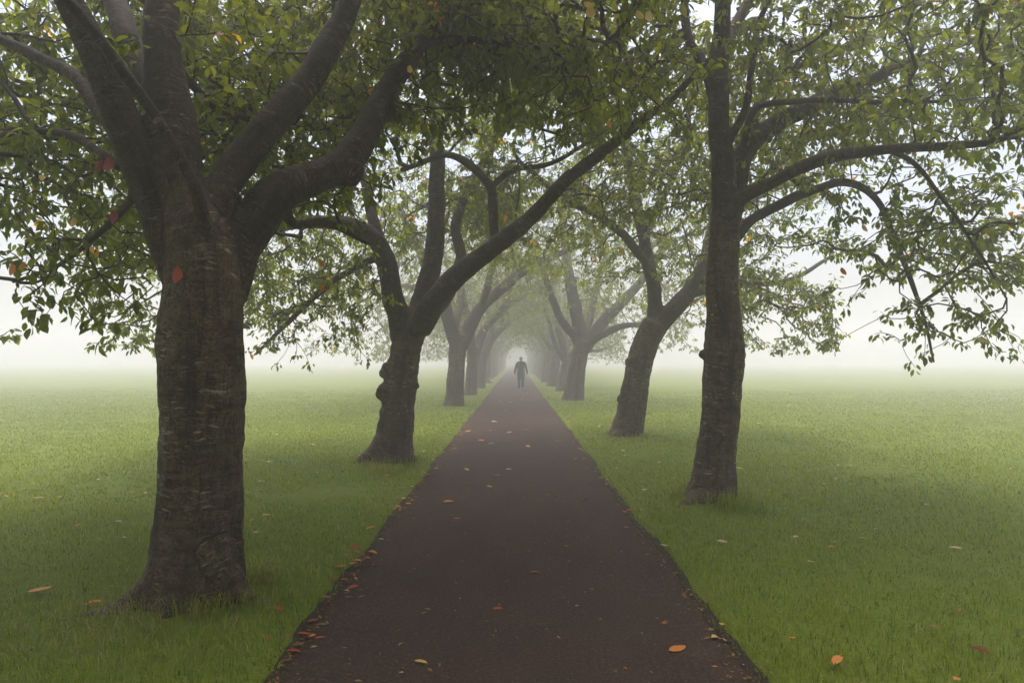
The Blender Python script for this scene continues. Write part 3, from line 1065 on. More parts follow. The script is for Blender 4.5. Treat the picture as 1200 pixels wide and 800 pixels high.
# --- third pair, deep in the avenue
L3 = make_tree(
    'cherry_tree', 22.6,
    [('trunk', [(530, 490, 0, 16), (531, 478, 0, 13), (533, 460, 0, 10.5), (535, 430, 0, 10), (537, 405, 0, 10.5), (540, 392, 0, 10.5)]),
     ('limb', [(536, 405, 0, 9.5), (528, 380, -.2, 8.5), (518, 352, -.5, 8), (506, 325, -.8, 7), (490, 290, -1.2, 5.5), (470, 250, -1.6, 3.5)]),
     ('limb', [(541, 405, 0, 8.5), (550, 385, .1, 8), (563, 361, .2, 7), (590, 337, .3, 6.5), (618, 314, .4, 5.5), (658, 296, .5, 4), (690, 285, .6, 2)]),
     ('limb', [(566, 358, .2, 5), (572, 335, -.6, 4.5), (578, 300, -1.4, 4), (570, 260, -2, 3)]),
     ('limb', [(530, 388, -.1, 6), (540, 350, 1.2, 5), (538, 310, 2.4, 4), (548, 260, 3.4, 3)]),
     ('limb', [(522, 365, -.3, 5), (500, 345, .6, 4), (470, 335, 1.4, 3), (440, 345, 2.0, 2)]),
     ('root', [(528, 474, -.1, 8), (519, 479, -.2, 4)])],
    dict(out=4.6, **{'in': 3.6}, y=5.2, top=8.8, gap=-0.1), 'upright cherry tree with a stem arching over the path, next along from the burred tree',
    0.045, leaves=6, leaf_len=0.125, n_pts=2000, side=-1, seed=15, floor=floor_left, displace=0.02, twig_sides=3, step=0.12)
R3 = make_tree(
    'cherry_tree', 25.8,
    [('trunk', [(668, 480, 0, 17), (671, 470, 0, 13.5), (674, 450, 0, 11), (677, 430, 0, 9.5), (681, 410, 0, 9.5), (684, 400, 0, 9.5)]),
     ('limb', [(680, 408, 0, 6), (672, 392, 0, 5.5), (660, 378, -.2, 5), (647, 350, -.5, 4.5), (637, 318, -.8, 3.8), (620, 285, -1.2, 2.6)]),
     ('limb', [(682, 405, 0, 8), (679, 385, .1, 8), (673, 355, .3, 7.5), (666, 320, .5, 6.5), (662, 285, .8, 5.5), (655, 230, 1.2, 3.5)]),
     ('limb', [(685, 408, 0, 8), (696, 390, 0, 7.5), (712, 372, .1, 7), (730, 353, .2, 6), (755, 325, .4, 5), (780, 290, .8, 3)]),
     ('limb', [(690, 402, 0, 5), (708, 391, -.5, 4.6), (730, 382, -1, 4), (752, 379, -1.4, 3), (785, 365, -1.8, 1.8)]),
     ('limb', [(684, 396, .1, 5), (692, 370, 1.2, 4.5), (700, 335, 2.4, 4), (712, 290, 3.4, 2.6)]),
     ('root', [(669, 468, -.1, 8), (660, 473, -.2, 4)])],
    dict(out=4.6, **{'in': 3.6}, y=5.2, top=8.8, gap=-0.1), 'broad-footed cherry tree with a fan of five stems, past the leaning tree',
    0.05, leaves=6, leaf_len=0.125, n_pts=2000, side=1, seed=16, floor=lambda o, dy: floor_left(o, dy) + .1, displace=0.02, twig_sides=3, step=0.12)


def copy_tree(src, x, y, rz, s, label, skip=()):
    c = src.copy()
    COL.objects.link(c)
    c.location = (x, y, 0.0)
    c.rotation_euler = (0, 0, rz)
    c.scale = s if isinstance(s, tuple) else (s, s, s)
    c['label'] = label
    for ch in src.children:
        if ch.name.split('.')[0] in skip:
            continue
        k = ch.copy()
        COL.objects.link(k)
        k.parent = c
    return c


FAR = [(L3, -2.02, 30.2, 0.5, 0.90), (L3, -1.95, 37.5, -0.5, 0.86), (R3, 2.25, 34.0, 0.25, 0.72), (R3, 2.15, 40.0, -0.5, 0.9), (L3, -2.0, 46.0, 1.2, 0.95),
       (R3, 2.1, 47.5, -1.0, 0.95), (L3, -2.1, 56.0, 0.9, 1.0), (R3, 2.2, 55.0, 0.6, 1.0), (L3, -2.0, 64.0, -0.8, 1.0), (R3, 2.2, 63.0, -0.3, 1.0),
       (L3, -2.1, 74.0, 0.4, 1.0), (R3, 2.2, 73.0, 0.2, 1.05), (L3, -2.0, 86.0, -0.3, 1.05), (R3, 2.2, 85.0, -0.4, 1.05)]
FAR += [(src, x, 96.0 + 10.5 * k + (x > 0) * 2, 0.7 * math.sin(k * 2.1 + x), 1.05) for k in range(4) for src, x in ((L3, -2.1), (R3, 2.2))]
NEXT = {30.2: 'cherry tree next before the pair of close-set trunks, fog-greyed, beside the low stump', 37.5: 'slim fog-greyed cherry trunk just behind another close to the low stump',
        34.0: 'small cherry tree standing right behind the broad-footed five-stemmed tree', 40.0: 'fog-greyed cherry tree level with the walking person, its stems splayed over the path'}
for (src, x, y, rz, s) in FAR:
    copy_tree(src, x, y, rz, s, NEXT.get(y, 'faint cherry tree almost lost in the fog, in line with the %s' % ('burred tree' if x < 0 else 'leaning tree')))
# the avenue goes on behind the viewpoint and shades it
for (src, x, y, rz, s) in [(L2, -2.1, -3.0, 0.4, 1.0), (R2, 2.5, -1.3, 0.2, 1.0), (R2, 2.3, -6.5, -0.4, 1.0), (L3, -2.1, -10.0, 0.2, 1.0), (R3, 2.3, -14.0, 0.3, 1.0)]:
    copy_tree(src, x, y, rz, s, 'cherry tree further back along the avenue whose boughs overhang the near end of the path')

# coloured leaves that hang in plain sight
for (root, u, v, Y, ln, q, tilt) in [(L1, 690, 6, 3.4, .085, 0, 0.2), (L1, 684, 2, 3.45, .07, 0, 1.0), (L1, 697, 3, 3.4, .06, 0, -1.0), (L1, 762, 12, 3.6, .08, 0, -.2), (L1, 746, 12, 3.65, .07, 0, .5),
                                     (L1, 127, 182, 4.0, .11, 3, .1), (L1, 121, 186, 4.0, .09, 3, -.4), (L1, 131, 246, 4.0, .10, 3, .3), (L1, 126, 250, 4.0, .09, 3, .9), (L1, 207, 312, 3.98, .11, 2, .1),
                                     (L1, 203, 316, 4.0, .07, 2, .8), (L1, 12, 308, 4.6, .10, 1, .3), (L1, 28, 306, 4.6, .07, 1, -.3), (L1, 85, 254, 4.5, .08, 0, .2), (L1, 45, 205, 4.5, .07, 0, 1),
                                     (R1, 712, 141, 5.6, .08, 1, .3), (R1, 1175, 105, 6.2, .09, 1, .2), (R1, 1139, 34, 6.2, .08, 0, .2), (R1, 986, 313, 7.4, .10, 1, .4), (R1, 1012, 262, 7.2, .10, 0, .2),
                                     (R1, 1003, 157, 7.0, .09, 0, .8), (R1, 996, 158, 7.0, .08, 0, -.8), (R1, 925, 104, 7.2, .08, 0, .5), (R1, 1146, 396, 7.2, .10, 0, 1), (R1, 726, 290, 7.0, .09, 0, .6),
                                     (L1, 352, 188, 5.4, .08, 0, .3), (L1, 480, 76, 5.2, .08, 0, .1), (L1, 374, 305, 6.6, .09, 1, .7), (L1, 375, 333, 6.8, .09, 1, .5)]:
    P = at(u, v, Y)
    o = link('autumn_leaf', AUTUMN[q], None, CROWN[root.name])
    A = Vector((math.sin(tilt), -0.15, -math.cos(tilt))).normalized()
    S_ = A.cross(Vector((0.25 * math.sin(u), -1, 0.3))).normalized()
    mt = Matrix((A * ln, S_ * ln * 1.1, A.cross(S_) * ln)).transposed().to_4x4()
    mt.translation = P - root.location
    o.matrix_local = mt


# ------------------------------------------------------------------ grass
def HEIGHTS(gx, gy):
    return np.array([[lawn_height(float(x), float(y)) if abs(x) < 13 and y < 40 else 0.02 for x in gx] for y in gy])


def build_grass():
    rng = np.random.default_rng(21)
    n_try = 1_050_000
    # depth sampled so that blades thin out, and widen, with distance
    Ymin, Ymax = 2.4, 44.0
    t = rng.random(n_try)
    Y = (Ymin ** 0.62 + t * (Ymax ** 0.62 - Ymin ** 0.62)) ** (1 / 0.62)
    half = 0.78 * Y + 1.0
    X = rng.uniform(-1, 1, n_try) * half
    side = np.where(X > PATH_X, 1, -1)
    yl = np.linspace(0, 46, 9200)
    wob = {s: np.array([edge_wobble(float(q), s) for q in yl]) for s in (-1, 1)}
    w = PATH_W + np.where(side > 0, np.interp(Y, yl, wob[1]), np.interp(Y, yl, wob[-1]))
    d = np.abs(X - PATH_X) - w
    ok = (d > -0.005) & (rng.random(n_try) < np.clip(0.45 + d * 6, 0, 1))
    for bx, by in TREE_SPOTS:
        ok &= (X - bx) ** 2 + (Y - by) ** 2 > 0.27 ** 2
    X, Y, d, side = X[ok], Y[ok], d[ok], side[ok]
    keep = rng.permutation(len(X))[:400_000]
    X, Y, d, side = X[keep], Y[keep], d[keep], side[keep]
    n = len(X)
    # low resolution height lookup
    gx = np.arange(-36, 36.1, 0.12); gy = np.arange(2, 44.6, 0.12)
    G = HEIGHTS(gx, gy)
    Pn = np.array([[mnoise.noise((x * 0.7, y * 0.7, 4.0)) + 0.7 * mnoise.noise((x * 2.3, y * 2.3, 7.0)) for x in gx] for y in gy])
    ix = np.clip((X - gx[0]) / 0.12, 0, len(gx) - 1.001); iy = np.clip((Y - gy[0]) / 0.12, 0, len(gy) - 1.001)
    i0, j0 = ix.astype(int), iy.astype(int); fx, fy = ix - i0, iy - j0

    def look(A):
        return (A[j0, i0] * (1 - fx) * (1 - fy) + A[j0, i0 + 1] * fx * (1 - fy) + A[j0 + 1, i0] * (1 - fx) * fy + A[j0 + 1, i0 + 1] * fx * fy)
    Z = look(G) - 0.008
    patch = look(Pn)
    h = rng.uniform(0.024, 0.056, n) * (1 + 0.45 * patch) * np.clip((46 - Y) / 22, 0.15, 1)
    tone = np.clip(rng.normal(0.48, 0.22, n) + 0.22 * patch, 0.02, 0.92)
    straw = rng.random(n) < 0.018
    # blades stand in little clumps that share a lean, a height and a shade
    cs = 0.055 * np.maximum(1.0, Y / 6.0)
    wx = X + 0.03 * np.sin(Y * 23.0) + 0.02 * np.sin(X * 61.0); wy = Y + 0.03 * np.sin(X * 19.0)
    key = (np.floor(wx / 0.07).astype(np.int64) * 73856093) ^ (np.floor(wy / 0.07).astype(np.int64) * 19349663)
    key2 = (np.floor(wx / 0.19 + 0.3).astype(np.int64) * 83492791) ^ (np.floor(wy / 0.19).astype(np.int64) * 29834119)
    pool = rng.random(65537)
    c1, c2, c3 = pool[np.abs(key) % 65537], pool[np.abs(key2 * 7 + 3) % 65537], pool[np.abs(key * 5 + 11) % 65537]
    tone = np.clip(tone + 0.34 * (c1 - 0.5) + 0.22 * (c2 - 0.5), 0.02, 0.93)
    h = h * (0.65 + 0.5 * c1 + 0.35 * c2) * np.where(Y < 7, 1.0 + 0.35 * (7 - np.minimum(Y, 7)) / 4, 1.0)
    # rank growth round the feet of the trees, trodden straw beside the thick one
    for k, (bx, by) in enumerate(TREE_SPOTS):
        q = np.sqrt((X - bx) ** 2 + (Y - by) ** 2)
        m = np.exp(-np.maximum(q - 0.30, 0) / 0.22)
        sel = rng.random(n) < m
        h = np.where(sel, h + rng.uniform(0.04, 0.19, n) * m, h)
        straw |= sel & (rng.random(n) < (0.30 if k == 0 else 0.15))
    q = np.sqrt(((X + 2.35) / 0.75) ** 2 + ((Y - 3.9) / 0.45) ** 2)
    straw |= rng.random(n) < 0.34 * np.exp(-q ** 2)
    edge = np.exp(-np.maximum(d, 0) / 0.06)
    h = h * (1 + 0.5 * edge * rng.random(n))
    tone = np.where(straw, rng.uniform(0.955, 1.0, n), tone)
    # worn thin under the boughs in places
    bare = (patch < -0.55) & (rng.random(n) < 0.55)
    h = np.where(bare, h * 0.35, h)
    width = 0.0042 * np.maximum(1.0, Y / 4.6) * rng.uniform(0.7, 1.3, n)
    az = c3 * 2 * math.pi + rng.normal(0, 0.9, n)
    lean = rng.uniform(0.15, 1.0, n)
    lean = np.where(straw, lean * 1.7, lean)
    dx, dy = np.cos(az), np.sin(az)
    dx = np.where((edge > 0.5), dx * 0.6 - side * 0.7, dx)       # hangs over the tarmac
    B = np.stack([X, Y, Z], 1)
    D = np.stack([dx, dy, np.zeros(n)], 1)
    S = np.stack([-np.sin(az + rng.normal(0, .8, n)), np.cos(az + rng.normal(0, .8, n)), np.zeros(n)], 1)
    up = np.array([0, 0, 1.0])
    W = width[:, None]; H = h[:, None]; Ln = lean[:, None]
    V = np.empty((n, 5, 3))
    V[:, 0] = B - S * W * 0.5
    V[:, 1] = B + S * W * 0.5
    mid = B + up * H * 0.58 + D * H * Ln * 0.25
    V[:, 2] = mid + S * W * 0.42
    V[:, 3] = mid - S * W * 0.42
    V[:, 4] = B + up * H * (1.0 - 0.28 * np.minimum(Ln, 1.6)) + D * H * Ln * 0.85
    me = stamp_mesh('grass', V, [(0, 1, 2, 3), (3, 2, 4)])
    attr_float(me, 'tone', np.repeat(tone, 5))
    o = link('grass', me, M['grass'])
    tag(o, 'short green grass growing over the lawn', 'grass', kind='stuff')
    # a coarse dark tuft and other tussocks with long arching blades
    def tussock(x, y, count, hh, spread, bias):
        az = rng.uniform(0, 2 * math.pi, count)
        r0 = spread * np.sqrt(rng.random(count))
        bx = x + r0 * np.cos(az); by = y + r0 * np.sin(az)
        bz = np.array([lawn_height(float(a), float(b)) for a, b in zip(bx, by)]) - 0.01
        az2 = az + rng.normal(0, 0.7, count)
        H = hh * rng.uniform(0.5, 1.1, count)[:, None]
        D = np.stack([np.cos(az2) + bias[0], np.sin(az2) + bias[1], np.zeros(count)], 1)
        S = np.stack([-np.sin(az2), np.cos(az2), np.zeros(count)], 1)
        W = 0.0055 * rng.uniform(0.6, 1.2, count)[:, None]
        B = np.stack([bx, by, bz], 1)
        k = rng.uniform(0.4, 1.0, count)[:, None]
        V = np.empty((count, 7, 3))
        m1 = B + up * H * 0.5 + D * H * k * 0.16
        m2 = B + up * H * 0.85 + D * H * k * 0.50
        tip = B + up * H * (0.95 - 0.35 * k) + D * H * k * 1.0
        V[:, 0] = B - S * W / 2; V[:, 1] = B + S * W / 2
        V[:, 2] = m1 + S * W / 2; V[:, 3] = m1 - S * W / 2
        V[:, 4] = m2 + S * W / 2.6; V[:, 5] = m2 - S * W / 2.6
        V[:, 6] = tip
        return V, np.clip(rng.normal(0.68, 0.16, count), 0.02, 0.9)
    p = ground_at(862, 600)
    V, tn = tussock(p.x, p.y, 190, 0.20, 0.22, (0.35, -0.3))
    me = stamp_mesh('grass_tussock', V, [(0, 1, 2, 3), (3, 2, 4, 5), (5, 4, 6)])
    attr_float(me, 'tone', np.repeat(tn, 7))
    o = link('grass_tussock', me, M['grass'])
    tag(o, 'dark arching grass tussock at the foot of the slender straight-stemmed tree', 'grass tussock')
    for (u, v, c, hh, sp, lab) in [(300, 690, 170, 0.17, 0.13, 'loose grass tuft at the path side of the thick banded trunk'),
                                   (250, 722, 150, 0.13, 0.20, 'straw-mixed grass tuft in front of the thick banded trunk'),
                                   (452, 556, 150, 0.16, 0.22, 'scruffy grass tuft at the foot of the burred trunk')]:
        p = ground_at(u, v)
        V, tn = tussock(p.x, p.y, c, hh, sp, (0, -0.2))
        s = rng.random(c) < 0.3
        tn[s] = rng.uniform(0.955, 1, s.sum())
        me = stamp_mesh('grass_tuft', V, [(0, 1, 2, 3), (3, 2, 4, 5), (5, 4, 6)])
        attr_float(me, 'tone', np.repeat(tn, 7))
        tag(link('grass_tuft', me, M['grass']), lab, 'grass tuft')


build_grass()


# ------------------------------------------------------------------ fallen leaves
DEAD_MESH = []
for q in range(6):
    me_ = fine_leaf_mesh('dead_leaf_blade', [0.15, -0.2, 0.3, 0.10, -0.1, 0.4][q], [0.3, 0.1, 0.5, 0.2, 0.35, 0.6][q], 0.14, 40 + q)
    me_.materials.append(DEAD['orange'])
    DEAD_MESH.append(me_)


def near_words(x, y):
    if y < 5.6:
        return 'beside the thick tree' if x < 0 else 'before the slender tree'
    if y < 9:
        return 'between thick and burred trees' if x < 0 else 'around the slender tree'
    if y < 12:
        return 'near the burred tree' if x < 0 else 'between slender and leaning trees'
    if y < 17:
        return 'just past the burred tree' if x < 0 else 'near the leaning forked tree'
    return 'towards the walking person'


def fallen(u, v, px, colour, i):
    g = ground_at(u, v, 0.0)
    x, y = g.x, g.y
    d = abs(x - PATH_X) - PATH_W
    on_path = d < 0.0
    z = 0.003 if on_path else lawn_height(x, y) + 0.030
    if not on_path:
        g = ground_at(u, v, z); x, y = g.x, g.y
    ln = px * y / F
    o = link('fallen_leaf', DEAD_MESH[i % 6])
    o.material_slots[0].link = 'OBJECT'
    o.material_slots[0].material = DEAD[colour]
    rr = random.Random(i * 17 + 3)
    o.location = (x, y, z + ln * 0.04)
    o.rotation_euler = (rr.uniform(-.2, .2), rr.uniform(-.12, .12), rr.uniform(-0.9, 0.9) + (math.pi if rr.random() < .5 else 0))
    o.scale = (ln, ln * rr.uniform(0.8, 1.2), ln * 0.8)
    if on_path:
        where = ('at the edge of' if d > -0.16 else 'lying on')
        lab = f'{colour} fallen leaf {where} the path {near_words(x, y)}'
        grp = 'fallen leaves on the path'
    else:
        lab = f'{colour} fallen leaf on the grass {near_words(x, y)}'
        grp = 'fallen leaves on the lawn'
    tag(o, lab, 'leaf', grp)


SPOTS = [  # seen one by one in the photograph: u, v, length in px, colour
    (485, 775, 17, 'yellow'), (784, 763, 25, 'orange'), (577, 715, 13, 'red'), (633, 671, 13, 'red'), (773, 638, 16, 'pale tan'), (757, 651, 7, 'red'),
    (519, 589, 14, 'orange'), (531, 607, 10, 'red'), (347, 743, 18, 'red'), (405, 664, 17, 'red'), (408, 661, 12, 'orange'), (422, 640, 15, 'red'), (440, 617, 12, 'orange'),
    (456, 603, 9, 'red'), (462, 593, 9, 'orange'), (473, 583, 12, 'red'), (505, 556, 12, 'orange'), (543, 550, 10, 'yellow'), (576, 557, 12, 'pale tan'), (577, 570, 8, 'pale tan'),
    (677, 537, 8, 'red'), (668, 611, 5, 'pale tan'), (737, 618, 9, 'brown'), (688, 586, 9, 'brown'), (600, 550, 8, 'pale tan'), (622, 563, 6, 'brown'), (638, 580, 7, 'brown'),
    (580, 520, 9, 'pale tan'), (560, 516, 8, 'orange'), (615, 523, 8, 'yellow'), (650, 517, 8, 'pale tan'), (545, 506, 8, 'orange'), (600, 507, 8, 'pale tan'), (620, 504, 9, 'yellow'),
    (577, 505, 6, 'orange'), (576, 495, 8, 'pale tan'), (627, 469, 5, 'orange'), (590, 480, 7, 'pale tan'), (606, 474, 6, 'pale tan'), (603, 462, 4, 'pale tan'), (614, 464, 4, 'pale tan'),
    (596, 466, 4, 'yellow'), (620, 461, 4, 'pale tan'), (610, 468, 5, 'pale tan'), (600, 471, 5, 'pale tan'), (617, 475, 5, 'pale tan'), (584, 470, 5, 'yellow'), (632, 486, 6, 'brown'),
    (505, 715, 9, 'brown'), (420, 700, 8, 'brown'), (395, 678, 11, 'red'), (700, 560, 7, 'pale tan'), (690, 690, 7, 'brown'), (536, 684, 8, 'brown'), (660, 640, 7, 'brown'),
    (32, 693, 25, 'orange'), (120, 706, 21, 'orange'), (305, 679, 11, 'orange'), (322, 712, 13, 'red'), (1136, 759, 22, 'dark red'), (985, 769, 28, 'orange'), (853, 635, 13, 'pale tan'),
    (1033, 597, 9, 'pale tan'), (1017, 631, 10, 'pale tan'), (1128, 643, 14, 'pale tan'), (946, 658, 9, 'pale tan'), (935, 628, 11, 'pale tan'), (871, 549, 8, 'yellow'), (895, 547, 6, 'orange'),
    (924, 576, 6, 'yellow'), (932, 572, 7, 'brown'), (904, 575, 6, 'orange'), (1090, 591, 9, 'pale tan'), (1109, 588, 6, 'brown'), (1024, 620, 7, 'pale tan'), (1037, 621, 7, 'brown'),
    (1125, 713, 8, 'red'), (1118, 797, 14, 'orange'), (925, 747, 8, 'orange'), (1098, 732, 12, 'brown'), (985, 545, 6, 'pale tan'), (999, 545, 6, 'pale tan'), (975, 683, 6, 'red'), (891, 680, 7, 'brown'),
    (39, 584, 11, 'pale tan'), (23, 573, 9, 'orange'), (2, 581, 8, 'orange'), (93, 616, 10, 'red'), (127, 617, 5, 'orange'), (141, 630, 8, 'yellow'), (153, 576, 6, 'orange'), (116, 562, 7, 'pale tan'),
    (168, 577, 8, 'yellow'), (182, 556, 6, 'red'), (302, 564, 9, 'yellow'), (307, 605, 11, 'yellow'), (282, 592, 9, 'brown'), (159, 590, 7, 'brown'), (134, 611, 9, 'pale tan'), (160, 615, 10, 'brown'),
    (403, 530, 5, 'pale tan'), (354, 473, 4, 'yellow'), (325, 509, 7, 'pale tan'), (370, 521, 6, 'yellow'), (352, 505, 5, 'yellow'), (290, 514, 7, 'orange'), (450, 557, 8, 'orange'), (430, 595, 7, 'red'),
    (768, 557, 6, 'yellow'), (785, 557, 6, 'yellow'), (727, 528, 7, 'yellow'), (763, 494, 5, 'yellow'), (795, 498, 5, 'orange'), (776, 485, 4, 'yellow'), (810, 505, 5, 'pale tan'), (700, 500, 5, 'yellow'),
    (885, 496, 6, 'yellow'), (905, 494, 5, 'pale tan'), (873, 520, 6, 'orange'), (970, 517, 5, 'brown'), (986, 516, 5, 'yellow'), (936, 487, 4, 'pale tan'), (500, 528, 6, 'yellow'), (512, 515, 5, 'orange'),
]
for i, s in enumerate(SPOTS):
    fallen(*s, i)
rl = random.Random(5)
for i in range(88):
    Y = 5.5 + 17 * rl.random() ** 1.2
    X = rl.choice((-1, 1)) * (1.0 + abs(rl.gauss(0, 1.0)) * (1.0 + 0.16 * Y))
    dvec = Vector((X, Y, 0.02)) - EYE
    q = CAM_ROT.transposed() @ dvec
    u, v = 600 + F * q.x / -q.z, 400 - F * q.y / -q.z
    fallen(u, v, rl.uniform(0.05, 0.085) * F / Y, rl.choice(['orange', 'yellow', 'pale tan', 'pale tan', 'brown', 'yellow']), 200 + i)


for i in range(85):                     # drifted against the turf
    Y = 3.6 + 12 * rl.random() ** 1.1
    sd = -1 if rl.random() < 0.75 else 1
    X = PATH_X + sd * (PATH_W + rl.gauss(-0.02, 0.06))
    q = CAM_ROT.transposed() @ (Vector((X, Y, 0.01)) - EYE)
    fallen(600 + F * q.x / -q.z, 400 - F * q.y / -q.z, rl.uniform(0.04, 0.09) * F / Y, rl.choice(['orange', 'red', 'brown', 'red', 'brown', 'yellow']), 400 + i)


def build_litter():
    """Crumbs of leaf, stalk and soil too small to tell apart, gathered along the edges of the tarmac and scattered over it."""
    rng = np.random.default_rng(77)
    n1, n2 = 2000, 1500
    Y = np.concatenate([2.8 + 20 * rng.random(n1) ** 1.5, 2.8 + 20 * rng.random(n2) ** 1.4])
    sd = np.where(rng.random(n1 + n2) < 0.5, -1, 1)
    off = np.concatenate([PATH_W - np.abs(rng.normal(0, 0.05, n1)) + 0.01, rng.uniform(0, PATH_W, n2)])
    X = PATH_X + sd * off
    t = (X - PATH_X + PATH_W) / (2 * PATH_W)
    Z = -0.010 + 0.012 * (1 - (2 * t - 1) ** 2) + 0.006 + np.where(off > PATH_W - 0.04, 0.008, 0)
    n = n1 + n2
    az = rng.uniform(0, 2 * math.pi, n)
    ln = rng.uniform(0.006, 0.022, n)[:, None]
    wd = ln * rng.uniform(0.15, 0.55, n)[:, None]
    A = np.stack([np.cos(az), np.sin(az), rng.uniform(-.3, .3, n)], 1)
    S = np.stack([-np.sin(az), np.cos(az), rng.uniform(-.3, .3, n)], 1)
    B = np.stack([X, Y, Z], 1)
    V = np.stack([B - A * ln, B - S * wd, B + A * ln, B + S * wd + np.array([0, 0, .003])], 1)
    me = stamp_mesh('leaf_litter', V, [(0, 1, 2), (0, 2, 3)], False)
    k = Nodes('litter')
    g = k.n('NewGeometry')
    col = k.ramp(g.outputs['Random Per Island'], [(0.0, (0.05, 0.03, 0.015)), (0.45, (0.13, 0.075, 0.03)), (0.75, (0.22, 0.15, 0.07)), (0.92, (0.36, 0.13, 0.03)), (1.0, (0.42, 0.34, 0.22))])
    me.materials.append(k.done(k.principled(col, 0.8, 0.2)))
    tag(link('leaf_litter', me), 'crumbs of leaf and stalk littering the path and its edges', 'litter', kind='stuff')


build_litter()


# ------------------------------------------------------------------ low stump on the left verge
def build_stump():
    p = ground_at(571, 449)
    bm = bmesh.new()
    pts, r = catmull([Vector((0, 0, -0.1)), Vector((0, 0, 0.02)), Vector((0, 0, 0.15)), Vector((0.01, 0, 0.24))], [0.36, 0.29, 0.235, 0.225], 0.03)
    add_tube(bm, pts, r, 22, 0.22, 4.0)
    for a in (0.3, 2.2, 4.0):
        pts, r = catmull([Vector((0, 0, 0.1)), Vector((0.3 * math.cos(a), 0.3 * math.sin(a), 0.04)), Vector((0.5 * math.cos(a), 0.5 * math.sin(a), -0.06))], [0.14, 0.08, 0.03], 0.04)
        add_tube(bm, pts, r, 8)
    me = fuse(bm, 0.02, 2)
    root = empty('tree_stump', (p.x, p.y, 0.0))
    tag(root, 'low brown sawn stump on the verge among the fog-greyed trunks', 'stump')
    link('stump_body', me, M['bark'], root)
    bm = bmesh.new()
    bmesh.ops.create_circle(bm, cap_ends=True, radius=0.20, segments=20, matrix=Matrix.Translation((0.01, 0, 0.385)))
    ex = bmesh.ops.extrude_face_region(bm, geom=list(bm.faces))
    bmesh.ops.translate(bm, verts=[e for e in ex['geom'] if isinstance(e, bmesh.types.BMVert)], vec=(0, 0, -0.04))
    me = bpy.data.meshes.new('cut_face'); bm.to_mesh(me); bm.free()
    link('cut_face', me, mat_plain('cut_wood', (0.30, 0.21, 0.12), 0.8), root)


build_stump()


